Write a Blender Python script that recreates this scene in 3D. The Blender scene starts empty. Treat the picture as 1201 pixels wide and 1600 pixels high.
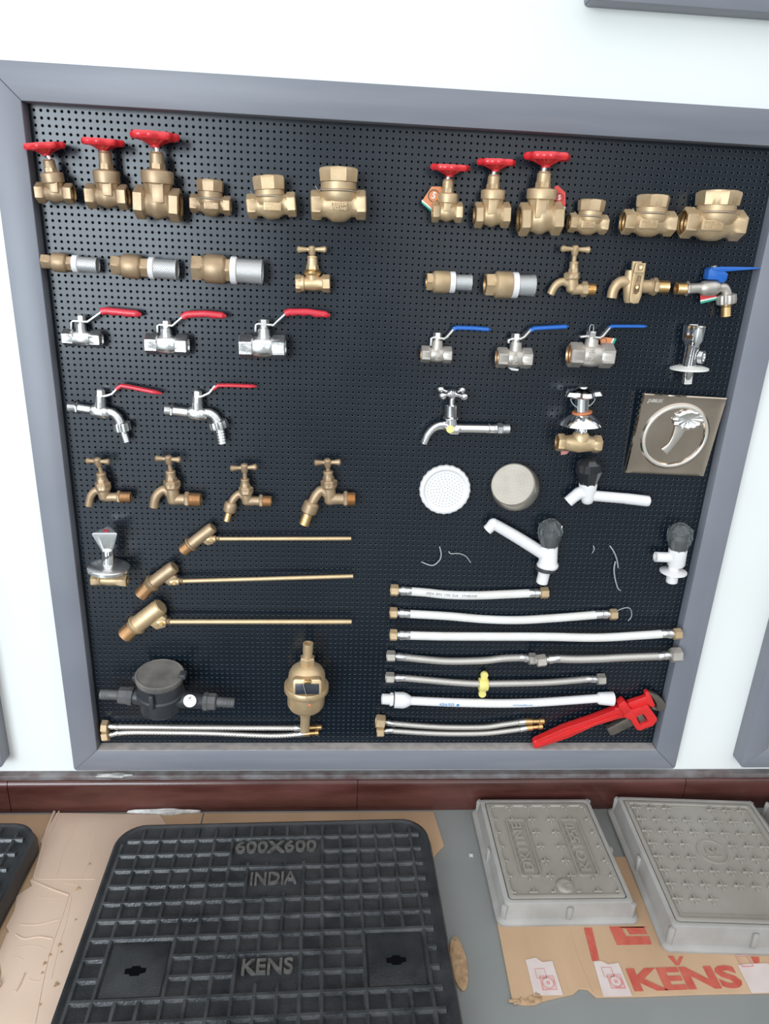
import bpy, bmesh, math, random
from mathutils import Vector as V, Matrix as M, Euler
PI=math.pi
random.seed(7)
sc=bpy.context.scene
COL=sc.collection

# ------------------------------------------------------------------ camera
F=1102.4
CAM=V((-0.1079,-1.1912,1.1025))
ROT=Euler((1.2177,-0.0448,-0.0570),'XYZ')
RM=ROT.to_matrix()
cd=bpy.data.cameras.new('camera'); cam=bpy.data.objects.new('camera',cd); COL.objects.link(cam)
cam.location=CAM; cam.rotation_euler=ROT
cd.sensor_fit='VERTICAL'; cd.sensor_height=24; cd.lens=F/1600*24; cd.clip_start=.01
sc.camera=cam
YB=-0.012                                   # front face of the pegboard
def P(px,py,d=0.0):                         # point in the photo -> point d metres in front of the pegboard
    r=RM@V(((px-600.5)/F,-(py-800)/F,-1.0)); t=(YB-d-CAM.y)/r.y
    return CAM+r*t

# ------------------------------------------------------------------ materials
def mat(name,col,rough=.5,metal=0,col2=None,vs=30,bump=0,bs=200,spec=.5,coat=0,trans=0,rvar=0,detail=4,ior=None,stretch=None):
    m=bpy.data.materials.new(name); m.use_nodes=True; nt=m.node_tree; N=nt.nodes; L=nt.links
    b=N['Principled BSDF']; b.inputs['Base Color'].default_value=(*col,1); b.inputs['Roughness'].default_value=rough
    b.inputs['Metallic'].default_value=metal; b.inputs['Specular IOR Level'].default_value=spec
    b.inputs['Coat Weight'].default_value=coat; b.inputs['Coat Roughness'].default_value=.08
    b.inputs['Transmission Weight'].default_value=trans
    if ior: b.inputs['IOR'].default_value=ior
    tc=N.new('ShaderNodeTexCoord'); src=tc.outputs['Object']
    if stretch:
        mp=N.new('ShaderNodeMapping'); mp.inputs['Scale'].default_value=stretch; L.new(src,mp.inputs[0]); src=mp.outputs[0]
    if col2 or rvar:
        n=N.new('ShaderNodeTexNoise'); n.inputs['Scale'].default_value=vs; n.inputs['Detail'].default_value=detail; L.new(src,n.inputs['Vector'])
        cr=N.new('ShaderNodeValToRGB'); cr.color_ramp.elements[0].position=.35; cr.color_ramp.elements[1].position=.68
        cr.color_ramp.elements[0].color=(*col,1); cr.color_ramp.elements[1].color=(*(col2 or col),1); L.new(n.outputs['Fac'],cr.inputs[0])
        if col2: L.new(cr.outputs[0],b.inputs['Base Color'])
        if rvar:
            mr=N.new('ShaderNodeMapRange'); mr.inputs['From Min'].default_value=.3; mr.inputs['From Max'].default_value=.7
            mr.inputs['To Min'].default_value=rough-rvar; mr.inputs['To Max'].default_value=rough+rvar; L.new(n.outputs['Fac'],mr.inputs[0]); L.new(mr.outputs[0],b.inputs['Roughness'])
    if bump:
        n2=N.new('ShaderNodeTexNoise'); n2.inputs['Scale'].default_value=bs; n2.inputs['Detail'].default_value=3; L.new(src,n2.inputs['Vector'])
        bp=N.new('ShaderNodeBump'); bp.inputs['Strength'].default_value=bump; bp.inputs['Distance'].default_value=.001; L.new(n2.outputs['Fac'],bp.inputs['Height']); L.new(bp.outputs[0],b.inputs['Normal'])
    return m
brass=mat('cast_brass',(.55,.395,.225),.46,.55,(.63,.47,.285),60,.25,900)
brass_l=mat('cast_brass_brown',(.40,.28,.165),.44,.58,(.50,.36,.225),55,.25,900)
brass_b=mat('machined_brass',(.78,.52,.24),.28,.9,(.70,.44,.18),80,.1,400)
brass_c=mat('copper_brass',(.66,.40,.20),.34,.85,(.56,.33,.17),70,.1,500)
brass_y=mat('sand_brass',(.64,.46,.255),.42,.6,(.70,.52,.31),60,.2,900)
bore_m=mat('bore_brass',(.45,.28,.13),.4,.85,(.32,.19,.08),120,.3,700)
nickel=mat('nickel_plate',(.54,.49,.43),.38,.7,(.62,.57,.51),70,.2,900)
chrome_s=mat('satin_chrome',(.80,.80,.79),.24,.95,(.70,.70,.69),50,.15,500)
chrome=mat('polished_chrome',(.90,.90,.90),.07,1.0)
steel=mat('brushed_steel',(.60,.51,.42),.13,1.0,(.50,.41,.33),14,.04,60)
steel_b=mat('bright_steel',(.86,.84,.80),.22,.9)
red=mat('red_paint',(.74,.028,.035),.32,0,coat=.4,col2=(.66,.02,.03),vs=40,bump=.1,bs=300)
redv=mat('red_vinyl',(.62,.022,.04),.38,0,coat=.2)
redw=mat('red_enamel',(.72,.022,.022),.30,0,coat=.5,col2=(.64,.018,.02),vs=30)
blue=mat('blue_vinyl',(.015,.13,.50),.36,0,coat=.25)
white=mat('white_plastic',(.82,.80,.79),.28,0,coat=.2)
whitec=mat('cream_plastic',(.74,.73,.68),.45)
pvc=mat('white_hose',(.78,.77,.74),.38,0,(.72,.69,.63),25)
yellow=mat('yellow_plastic',(.80,.70,.22),.4)
smoke=mat('smoked_crystal',(.50,.53,.54),.06,0,trans=.88,ior=1.45)
darkk=mat('black_crystal',(.035,.038,.042),.08,0,trans=.35,ior=1.5,coat=.5)
blackp=mat('black_plastic',(.028,.032,.038),.42,0,(.05,.052,.055),12,.1,300)
dusty=mat('dusty_black_plastic',(.19,.175,.155),.8,0,(.09,.085,.08),26,.2,300)
greyp=mat('grey_plastic',(.12,.118,.115),.5,0,(.075,.075,.075),30)
iron=mat('cast_iron_black',(.012,.014,.016),.40,.0,(.030,.032,.034),18,.5,260,rvar=.08)  # darker than the ribs: pocket shade put into the colour
iron2=mat('cast_iron_worn_lit',(.026,.029,.032),.30,.1,(.060,.062,.063),26,.5,260,rvar=.08)  # worn ribs, lightened so their edge highlights sit in the colour
gmetal=mat('forged_steel',(.24,.21,.18),.42,.75,(.16,.14,.12),40,.3,500)
tagw=mat('tag_white',(.80,.80,.78),.5); tago=mat('tag_orange',(.72,.26,.10),.5); tagr=mat('tag_red',(.66,.06,.05),.5)
tagg=mat('tag_green',(.03,.34,.22),.5); tagk=mat('tag_print',(.10,.06,.05),.5)
wire=mat('wire_tie',(.42,.42,.40),.4,.4)
tie=mat('clear_tie',(.34,.36,.36),.4)
ink=mat('dark_ink',(.30,.30,.31),.6); inkb=mat('blue_ink',(.05,.28,.55),.6)
copper=mat('orange_gasket',(.60,.20,.08),.5)
framem=mat('grey_laminate',(.185,.195,.225),.42,0,(.215,.220,.245),5,.06,90,stretch=(1,1,1),spec=.5)
frameh=mat('grey_laminate_rail',(.185,.193,.220),.42,0,(.212,.217,.242),9,.06,90,stretch=(.6,1,6),spec=.5)
raw=mat('raw_edge_band',(.50,.45,.42),.6,0,(.36,.33,.32),60)
boardm=mat('black_pegboard',(.0030,.0075,.0135),.29,0,(.0045,.0095,.0165),7,.05,70,spec=.5,rvar=.04)
rimm=mat('punched_hole_edge',(.068,.082,.096),.45,0)
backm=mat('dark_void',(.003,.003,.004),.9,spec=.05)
card=mat('cardboard',(.42,.275,.165),.85,0,(.49,.33,.21),9,.5,60,stretch=(1,.3,1),spec=.15)
card2=mat('cardboard_pale',(.56,.41,.31),.85,0,(.62,.47,.365),7,.5,50,stretch=(1,.3,1),spec=.15)
cardt=mat('torn_cardboard',(.50,.34,.20),.9,0,(.34,.21,.12),120,.8,300,spec=.1)
tape=mat('packing_tape',(.60,.50,.46),.3,0,(.66,.57,.54),30,spec=.5)
cred=mat('cardboard_red_print',(.46,.085,.06),.8,0,(.52,.13,.09),50,spec=.15)
cpink=mat('pink_stamp_print',(.58,.22,.20),.6,0,(.62,.34,.31),60)
frp=mat('grey_composite',(.245,.225,.190),.46,0,(.295,.272,.235),10,.25,160,rvar=.08)
frp2=mat('grey_composite_rim',(.275,.262,.240),.45,0,(.35,.335,.31),14,.3,120,rvar=.1)
floor_m=mat('grey_floor_paint',(.215,.225,.215),.38,0,(.245,.25,.24),5,.05,40,rvar=.06)
wall_m=mat('wall_paint',(.80,.815,.78),.6,0,(.83,.84,.81),3,.08,60)
skirt_m=mat('brown_skirting_tile',(.055,.018,.014),.22,0,(.115,.042,.034),11,.1,60,stretch=(.5,1,2.2),detail=8,rvar=.07)
sill_m=mat('dusty_skirting_edge',(.20,.19,.19),.5,0,(.11,.075,.07),30)
plaster=mat('white_plaster',(.62,.61,.58),.9,0,(.45,.43,.41),90,.8,200)

def pat(m,kind):
    """weave / perforation driven by the mesh's own UVs (metres along and around)"""
    nt=m.node_tree; N=nt.nodes; L=nt.links; b=N['Principled BSDF']
    uv=N.new('ShaderNodeUVMap'); 
    def wave(rot,scale):
        mp=N.new('ShaderNodeMapping'); mp.inputs['Rotation'].default_value=(0,0,rot); L.new(uv.outputs[0],mp.inputs[0])
        w=N.new('ShaderNodeTexWave'); w.inputs['Scale'].default_value=scale; L.new(mp.outputs[0],w.inputs['Vector']); return w
    if kind=='braid': w1=wave(math.radians(28),120); w2=wave(math.radians(-28),120)
    else: w1=wave(math.radians(45),150); w2=wave(math.radians(-45),150)
    mx=N.new('ShaderNodeMath'); mx.operation='MULTIPLY' if kind=='mesh' else 'MAXIMUM'
    L.new(w1.outputs['Fac'],mx.inputs[0]); L.new(w2.outputs['Fac'],mx.inputs[1])
    bp=N.new('ShaderNodeBump'); bp.inputs['Strength'].default_value=.5; bp.inputs['Distance'].default_value=.0006; L.new(mx.outputs[0],bp.inputs['Height']); L.new(bp.outputs[0],b.inputs['Normal'])
    cr=N.new('ShaderNodeValToRGB'); c=b.inputs['Base Color'].default_value[:3]
    k=(.30,.15) if kind=='braid' else (.45,.6)
    if kind=='braid':
        cr.color_ramp.elements[0].position=.15; cr.color_ramp.elements[1].position=.7
        cr.color_ramp.elements[0].color=(*[v*.35 for v in c],1); cr.color_ramp.elements[1].color=(*c,1)
    else:
        cr.color_ramp.elements[0].position=.30; cr.color_ramp.elements[1].position=.55
        cr.color_ramp.elements[0].color=(*c,1); cr.color_ramp.elements[1].color=(*[v*.22 for v in c],1)
    L.new(mx.outputs[0],cr.inputs[0]); L.new(cr.outputs[0],b.inputs['Base Color'])
    return m
braid=pat(mat('braided_steel',(.74,.70,.64),.33,.75),'braid')
strainer=pat(mat('perforated_steel',(.62,.62,.61),.35,.55),'mesh')

# ------------------------------------------------------------------ mesh builder
def rad(shape,th):
    if isinstance(shape,tuple):
        n,a=shape; return 1+a*math.cos(n*th)
    if shape==0: return 1.0
    n=abs(shape); w=2*PI/n; ph=0 if shape>0 else w/2
    t=((th+ph+w/2)%w)-w/2
    return math.cos(PI/n)/math.cos(t)
class MB:
    def __init__(s): s.v=[]; s.f=[]; s.uv=[]
    def add(s,vs,fs,uvs=None):
        o=len(s.v); s.v+=[tuple(v) for v in vs]; s.f+=[tuple(i+o for i in f) for f in fs]
        s.uv+= uvs if uvs else [None]*len(fs)
    def lathe(s,a,b,prof,n=48,ref=None,cap0=True,cap1=True):
        """prof rows: (t, r[, shape]); t is a fraction of a->b"""
        a=V(a); b=V(b); ax=(b-a); Ln=ax.length; ax=ax.normalized()
        ref=V(ref) if ref else V((0,-1,0)); u=(ref-ax*ref.dot(ax))
        if u.length<1e-4: u=V((1,0,0))-ax*ax.x
        u.normalize(); w=ax.cross(u)
        vs=[];rows=[]
        for p in prof:
            t,r=p[0],p[1]; sh=p[2] if len(p)>2 else 0
            rows.append((t*Ln,r))
            for i in range(n):
                th=2*PI*i/n; k=r*rad(sh,th); vs.append(a+ax*(t*Ln)+u*(k*math.cos(th))+w*(k*math.sin(th)))
        fs=[];uvs=[]; acc=0
        for j in range(len(prof)-1):
            l=math.hypot(rows[j+1][0]-rows[j][0],rows[j+1][1]-rows[j][1]); R=max(rows[j][1],.002)
            for i in range(n):
                i2=(i+1)%n
                fs.append((j*n+i,j*n+i2,(j+1)*n+i2,(j+1)*n+i))
                c0=2*PI*R*i/n; c1=2*PI*R*(i+1)/n; uvs.append(((c0,acc),(c1,acc),(c1,acc+l),(c0,acc+l)))
            acc+=l
        if cap0: fs.append(tuple(range(n-1,-1,-1))); uvs.append(None)
        if cap1: fs.append(tuple((len(prof)-1)*n+i for i in range(n))); uvs.append(None)
        s.add(vs,fs,uvs)
    def cyl(s,a,b,r,n=24,shape=0,ref=None,ch=.12):
        L=(V(b)-V(a)).length; c=min(ch*r/L,.3)
        s.lathe(a,b,[(0,r*(1-ch),shape),(c,r,shape),(1-c,r,shape),(1,r*(1-ch),shape)],n,ref)
    def cone(s,a,b,r0,r1,n=24): s.lathe(a,b,[(0,r0),(1,r1)],n)
    def bore(s,a,b,r,ri,shape=0,depth=.8,n=48,wall=0):
        """open end at b: outer shape, round hole going back inside"""
        s.lathe(a,b,[(0,r*.9,shape),(.08,r,shape),(.92,r,shape),(1,r*.95,shape),(1,ri),(1-depth,ri*.92)],n)
    def tube(s,pts,rs,n=16,sub=6,shape=0,uvs=True,caps=True,open_end=0,open_start=0,flat=1):
        pts=[V(p) for p in pts]
        if not isinstance(rs,(list,tuple)): rs=[rs]*len(pts)
        q=[];r=[]
        if len(pts)==2: q=list(pts); r=list(rs)
        else:
            for i in range(len(pts)-1):
                p0=pts[max(i-1,0)];p1=pts[i];p2=pts[i+1];p3=pts[min(i+2,len(pts)-1)]
                for k in range(sub):
                    t=k/sub
                    q.append(.5*((2*p1)+(p2-p0)*t+(2*p0-5*p1+4*p2-p3)*t*t+(3*p1-p0-3*p2+p3)*t**3)); r.append(rs[i]*(1-t)+rs[i+1]*t)
            q.append(pts[-1]); r.append(rs[-1])
        T=[]
        for i in range(len(q)):
            d=q[min(i+1,len(q)-1)]-q[max(i-1,0)]; T.append(d.normalized())
        if open_end:
            q+= [q[-1].copy(),q[-1]-T[-1]*rs[-1]*1.6]; r+=[rs[-1]*open_end]*2; T+=[T[-1],T[-1]]
        if open_start:
            q=[q[0]+T[0]*rs[0]*1.6,q[0].copy()]+q; r=[rs[0]*open_start]*2+r; T=[T[0],T[0]]+T
        u=V((0,-1,0)); u=(u-T[0]*u.dot(T[0]))
        if u.length<1e-3: u=V((1,0,0))
        u.normalize(); vs=[];acc=0;A=[]
        for i in range(len(q)):
            u=(u-T[i]*u.dot(T[i])).normalized(); w=T[i].cross(u)
            if i: acc+=(q[i]-q[i-1]).length
            A.append(acc)
            for k in range(n):
                th=2*PI*k/n; rr=r[i]*rad(shape,th); vs.append(q[i]+u*(rr*flat*math.cos(th))+w*(rr*math.sin(th)))
        fs=[];uv=[]
        for j in range(len(q)-1):
            for i in range(n):
                i2=(i+1)%n; fs.append((j*n+i,j*n+i2,(j+1)*n+i2,(j+1)*n+i))
                c=2*PI*rs[0]/n; uv.append(((c*i,A[j]),(c*(i+1),A[j]),(c*(i+1),A[j+1]),(c*i,A[j+1])))
        fs.append(tuple(range(n-1,-1,-1))); uv.append(None)
        fs.append(tuple((len(q)-1)*n+i for i in range(n))); uv.append(None)
        s.add(vs,fs,uv)
    def bm(s,b,mx=None):
        if mx: b.transform(mx)
        b.verts.index_update(); s.add([v.co.copy() for v in b.verts],[tuple(v.index for v in f.verts) for f in b.faces]); b.free()
    def sphere(s,c,r,sc=(1,1,1),n=24,rot=None):
        b=bmesh.new(); bmesh.ops.create_uvsphere(b,u_segments=n,v_segments=n//2+2,radius=r)
        m=M.Translation(V(c))@(rot.to_4x4() if rot else M.Identity(4))@M.Diagonal((*sc,1)); s.bm(b,m)
    def box(s,c,size,rot=None,bev=0.001,seg=2):
        b=bmesh.new(); bmesh.ops.create_cube(b,size=1); b.transform(M.Diagonal((*size,1)))
        if bev: bmesh.ops.bevel(b,geom=b.edges[:],offset=min(bev,min(size)*.45),segments=seg,affect='EDGES',profile=.5)
        s.bm(b,M.Translation(V(c))@(rot.to_4x4() if rot else M.Identity(4)))
    def prism(s,poly,o,u,v,depth,bev=0.0008,seg=2,w=None,inner=None):
        """outline poly[(a,b)] in frame (o;u,v), extruded by depth along u x v (or w), centred"""
        u=V(u).normalized(); v=V(v).normalized(); w=V(w).normalized() if w else u.cross(v).normalized()
        b=bmesh.new()
        lo=[b.verts.new(V(o)+u*p[0]+v*p[1]-w*depth/2) for p in poly]; hi=[b.verts.new(V(o)+u*p[0]+v*p[1]+w*depth/2) for p in poly]
        n=len(poly)
        if inner:
            li=[b.verts.new(V(o)+u*p[0]+v*p[1]-w*depth/2) for p in inner]; hh=[b.verts.new(V(o)+u*p[0]+v*p[1]+w*depth/2) for p in inner]
            for k in range(n):
                k2=(k+1)%n
                for q in ((lo[k],lo[k2],li[k2],li[k]),(hi[k],hi[k2],hh[k2],hh[k]),(lo[k],lo[k2],hi[k2],hi[k]),(li[k],li[k2],hh[k2],hh[k])): b.faces.new(q)
        else:
            b.faces.new(lo[::-1]); b.faces.new(hi)
            for k in range(n): k2=(k+1)%n; b.faces.new((lo[k],lo[k2],hi[k2],hi[k]))
        bmesh.ops.recalc_face_normals(b,faces=b.faces)
        if bev:
            bmesh.ops.bevel(b,geom=b.edges[:],offset=bev,segments=seg,affect='EDGES',profile=.5,clamp_overlap=True)
        s.bm(b)
    def build(s,name,m,parent=None,loc=None,ang=38,recalc=True):
        me=bpy.data.meshes.new(name); me.from_pydata(s.v,[],s.f)
        if recalc:
            b=bmesh.new(); b.from_mesh(me); bmesh.ops.recalc_face_normals(b,faces=b.faces); b.to_mesh(me); b.free()
        if any(s.uv):
            ul=me.uv_layers.new(name='UVMap'); 
            if not recalc or True:
                # face order is kept by recalc; vertex order inside a face may flip, so look up by vertex
                for pi,pl in enumerate(me.polygons):
                    q=s.uv[pi]
                    if q:
                        mp=dict(zip(s.f[pi],q))
                        for li in pl.loop_indices: ul.data[li].uv=mp[me.loops[li].vertex_index]
        me.shade_smooth(); me.set_sharp_from_angle(angle=math.radians(ang))
        me.materials.append(m)
        o=bpy.data.objects.new(name,me); COL.objects.link(o)
        if parent: o.parent=parent
        if loc: o.location=loc
        return o
def text(s,mx,size=1,depth=.02,w=None,font_shear=0,bold=0,align='CENTER'):
    cu=bpy.data.curves.new('t','FONT'); cu.body=s; cu.size=size; cu.extrude=depth; cu.offset=bold; cu.shear=font_shear
    cu.align_x=align; cu.align_y='CENTER'; cu.resolution_u=3
    ob=bpy.data.objects.new('t',cu); COL.objects.link(ob); bpy.context.view_layer.update()
    me=bpy.data.meshes.new_from_object(ob.evaluated_get(bpy.context.evaluated_depsgraph_get()))
    bpy.data.objects.remove(ob); bpy.data.curves.remove(cu)
    if w:
        xs=[v.co.x for v in me.vertices]; cw=max(xs)-min(xs); k=w/cw
        me.transform(M.Diagonal((k,1,1,1)))
    me.transform(mx); mb=MB(); mb.add([v.co.copy() for v in me.vertices],[tuple(p.vertices) for p in me.polygons]); bpy.data.meshes.remove(me)
    return mb
def front(o,rot=0,sc=1):      # matrix: text lying in the board's plane, facing out
    return M.Translation(V(o))@M.Rotation(rot,4,'Y')@M.Rotation(PI/2,4,'X')
def tag(o,label,cat,group=None,kind=None):
    if label: o['label']=label
    if cat: o['category']=cat
    if group: o['group']=group
    if kind: o['kind']=kind
    return o
def empty(name,loc):
    o=bpy.data.objects.new(name,None); COL.objects.link(o); o.location=loc; o.empty_display_size=.02; return o
class Item:
    def __init__(s,name,label,cat,px,py,d,group=None):
        s.d=d; s.O=P(px,py,d); s.u=(P(px+1,py,d)-s.O).length
        s.base=V((s.O.x,YB,s.O.z)); s.root=tag(empty(name,s.base),label,cat,group)
    def k(s,px,py,off=0): return P(px,py,s.d+off)-s.base
    def seg(s,C,T,x,y0,y1,off=0):
        """piece of a straight axis parallel to C->T, centred where (x, mid y) is seen, spanning heights y0..y1"""
        m=s.k(x,(y0+y1)/2,off); d=(T-C).normalized(); h=(s.k(x,y1,off).z-s.k(x,y0,off).z)/2/d.z
        return m-d*h,m+d*h
    def add(s,mb,name,m,parent=None,label=None,ang=38):
        o=mb.build(name,m,parent or s.root,ang=ang)
        if label: o['label']=label
        return o
    def wire(s,px,py,r,span=1.0,a0=-80,a1=80,ax='x'):
        """thin tie wire looped over a round neck"""
        c=s.k(px,py); pts=[]
        for i in range(9):
            t=math.radians(a0+(a1-a0)*i/8)
            if ax=='x': pts.append(c+V((r*math.sin(t)*span,-r*math.cos(t),r*.25*math.sin(t*.7))))
            else: pts.append(c+V((r*.1*math.sin(t),-r*math.cos(t),r*math.sin(t)*span)))
        e=pts[-1]; pts.append(e+V((.004,.002,.006)) if ax=='x' else e+V((-.002,.002,.007)))
        mb=MB(); mb.tube(pts,.0005,n=6,sub=2); return s.add(mb,'wire_tie',wire)
def thread(a,b,r,n=8,k=.94):
    pr=[(0,r*.86)]
    for i in range(n): pr+=[((i+.3)/n,r),((i+.8)/n,r*k)]
    pr+=[(1,r*.86)]; return pr

# ------------------------------------------------------------------ gate valves
def gate(label,L,R,bon,nut,wh,hx,bm_,tagk_=None,group='gate valves with red handwheels'):
    # L,R axis ends; hx half height; bon=(cx,half,y0,y1); nut=(cx,half,y0,y1); wh=(cx,cy,r)
    cx,cy=(L[0]+R[0])/2,(L[1]+R[1])/2
    u0=.00093; gap=max(0,wh[2]*u0*.97-hx*u0); d=hx*u0+.002+gap*.6
    it=Item('gate_valve',label,'valve',cx,cy,d,group); u=it.u; k=it.k
    lean=gap*.4
    def st(px,py):                              # points on the stem lean outwards towards the wheel
        t=(cy-py)/(cy-wh[1]); return k(px,py,lean*t)
    b=MB(); a=k(*L); c=k(*R); h=hx*u
    A=(c-a); Lh=A.length; ex=A.normalized(); w=.26*Lh
    b.lathe(a,c,[(0,h*.80),(.0,h*.98,6),(.02,h*1.08,6),(.20,h*1.08,6),(.235,h*.98,6),(.27,h*.78),(.36,h*.86),(.44,h*.98),(.5,h*1.0),(.56,h*.98),(.64,h*.86),(.73,h*.78),(.765,h*.98,6),(.80,h*1.08,6),(.98,h*1.08,6),(1,h*.98,6),(1,h*.80)],48,cap0=False,cap1=False)
    # tapering bonnet neck with a flat front panel
    Cc=k(cx,cy); Tt=k(wh[0],wh[1],lean)
    def sg(x,y0,y1): return it.seg(Cc,Tt,x,y0,y1,lean*(cy-(y0+y1)/2)/(cy-wh[1]))
    n0=k(cx,cy+hx*.25); n1=sg(bon[0],bon[3],bon[2])[0]
    b.lathe(n0,n1,[(0,bon[1]*u*.62,-8),(.25,bon[1]*u*.70,8),(1,bon[1]*u*.93,8)],48)
    # flat face panel
    body=it.add(b,'body',bm_)
    for s,(p,q) in ((1,(a,c)),(-1,(c,a))):
        b=MB(); dd=(q-p).normalized(); b.lathe(p+dd*.0003,p+dd*Lh*.24,[(0,h*.80),(.2,h*.72),(.35,h*.78),(.5,h*.71),(.65,h*.77),(.8,h*.7),(1,h*.66)],32,cap0=False)
        it.add(b,'threaded_bore',bore_m,body)
    b=MB(); pw=bon[1]*u
    pc=k(bon[0]*.55+cx*.45,cy-hx*.75,pw*.82)
    b.box(pc,(pw*.72,pw*.22,hx*u*1.25),rot=M.Rotation(math.radians(-4),3,'X'),bev=.0008)
    it.add(b,'body_panel',bm_,body)
    b=MB(); b.lathe(*sg(bon[0],bon[3]+1,bon[2]-1),[(0,bon[1]*u*.9),(.08,bon[1]*u),(.78,bon[1]*u*1.02),(.86,bon[1]*u*.98),(.95,bon[1]*u*.6),(1,bon[1]*u*.5)],48)
    it.add(b,'bonnet',bm_)
    b=MB(); b.lathe(*sg(nut[0],nut[3]+1,nut[2]),[(0,nut[1]*u*1.12,6),(.38,nut[1]*u*1.12,6),(.42,nut[1]*u),(.88,nut[1]*u*.97),(.92,nut[1]*u*.85),(1,nut[1]*u*.8)],48)
    it.add(b,'packing_nut',bm_)
    b=MB(); top=k(wh[0],wh[1],lean); b.cyl(st(nut[0],nut[2]+1),top,nut[1]*u*.42,16); it.add(b,'stem',steel_b)
    # handwheel
    b=MB(); R_=wh[2]*u; axd=(top-Cc).normalized(); 
    up=axd; uu=V((1,0,0)); uu=(uu-up*uu.dot(up)).normalized(); vv=up.cross(uu)
    vs=[];fs=[];n=72;mm=10
    for i in range(n):
        th=2*PI*i/n; rr=R_*(.875+.06*math.cos(8*th))
        cdir=uu*math.cos(th)+vv*math.sin(th)
        for j in range(mm):
            ph=2*PI*j/mm; vs.append(top+up*(R_*.075)+cdir*(rr+R_*.115*math.cos(ph))+up*(R_*.155*math.sin(ph)))
    for i in range(n):
        for j in range(mm):
            fs.append((i*mm+j,((i+1)%n)*mm+j,((i+1)%n)*mm+(j+1)%mm,i*mm+(j+1)%mm))
    b.add(vs,fs)
    hub=top-up*(R_*.36)
    b.lathe(hub,top+up*R_*.10,[(0,R_*.20),(.22,R_*.22),(.42,R_*.42),(.78,R_*.62),(.9,R_*.60),(1,R_*.22)],24)
    for i in range(5):
        th=2*PI*i/5+.5; cdir=uu*math.cos(th)+vv*math.sin(th)
        b.tube([top-up*R_*.16+cdir*R_*.2,top-up*R_*.03+cdir*R_*.55,top+up*R_*.06+cdir*R_*.86],[R_*.13,R_*.10,R_*.09],n=10)
    it.add(b,'handwheel',red)
    b=MB(); b.cyl(top+up*R_*.08,top+up*R_*.2,R_*.12,12,6); it.add(b,'wheel_nut',steel_b)
    if tagk_: tagk_(it)
    return it
def hang_tag(it,pts,m1,txt=None,cpos=None,csz=9,off=-.004,stripes=None,rot=0):
    """card label: outline in photo points"""
    q=[it.k(*p,off) for p in pts]; c=sum(q,V())/len(q)
    b=MB(); b.prism([((p-c).x,(p-c).z) for p in q],c,(1,0,0),(0,0,1),.0006,0); t=it.add(b,'price_tag',m1)
    if stripes:
        for (sp,sm) in stripes:
            q2=[it.k(*p,off+.0007) for p in sp]; c2=sum(q2,V())/len(q2)
            b=MB(); b.prism([((p-c2).x,(p-c2).z) for p in q2],c2,(1,0,0),(0,0,1),.0006,0); it.add(b,'tag_stripe',sm,t)
    if cpos:
        cc=it.k(*cpos,off+.0008); r=csz*it.u
        b=MB()
        b.lathe(cc,cc+V((0,-.0003,0)),[(0,r),(0,r),(1,r),(1,r*.86),(0,r*.86)],32,cap0=False,cap1=False,ref=(1,0,0)); it.add(b,'printed_ring',tagk,t)
        if txt:
            b=text(txt,front(cc,rot),size=r*1.5,depth=.0003,bold=.0002); it.add(b,'printed_digit',tagw,t)
    return t

gate('smallest gate valve at the far left of the top row, by the frame',(58,301),(115.5,303),(82,17,269,285),(78,9.2,249,270),(70,231,31),14.5,brass_l)
gate('medium brass gate valve with red handwheel, second from the left in the top row',(136,306),(200.5,308.5),(166.5,20,265,286),(165,10,236,267),(161,225,31.5),17.5,brass_l)
gate('large brass gate valve with red handwheel in the left half of the top row',(212,315),(282.5,322),(246,24.5,265,287),(245.5,10.8,237,267),(242,216,36),23.5,brass_l)
def t4(it): hang_tag(it,[(674,291.5),(689,291.5),(692,325),(673.5,329),(658.3,315)],tago,'5',(677.5,306),9,stripes=[([(659,312),(673.8,325),(673.6,327.5),(658.5,314.5)],tagw),([(658.4,314.5),(673.8,327.5),(673.8,331),(658.2,317.5)],tagg)],rot=.3)
gate('small gate valve with red handwheel and an orange price tag behind it',(674.5,331),(721.5,332),(699.5,15.3,301,316),(699.3,8.5,280,302),(703,264.5,29),14,brass,t4)
gate('medium brass gate valve with red handwheel between the orange-tagged and the red-tagged one',(741,336),(795,336),(770,18.3,295.5,311),(770.8,9.4,273,297),(775,256.5,28.5),17.5,brass)
def t6(it): hang_tag(it,[(871,289.5),(883,301),(883,326.5),(868,326.5),(866,292)],tagr,'5',(873.5,309),6.5,stripes=[([(868,323),(883,323),(883,326.5),(868,326.5)],tagw)])
gate('large gate valve with red handwheel and a red price tag on its right side',(810.5,343),(876,341.5),(846,22.3,294,311.5),(849,10.6,268,295),(854,248,34),22.5,brass,t6)

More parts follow.
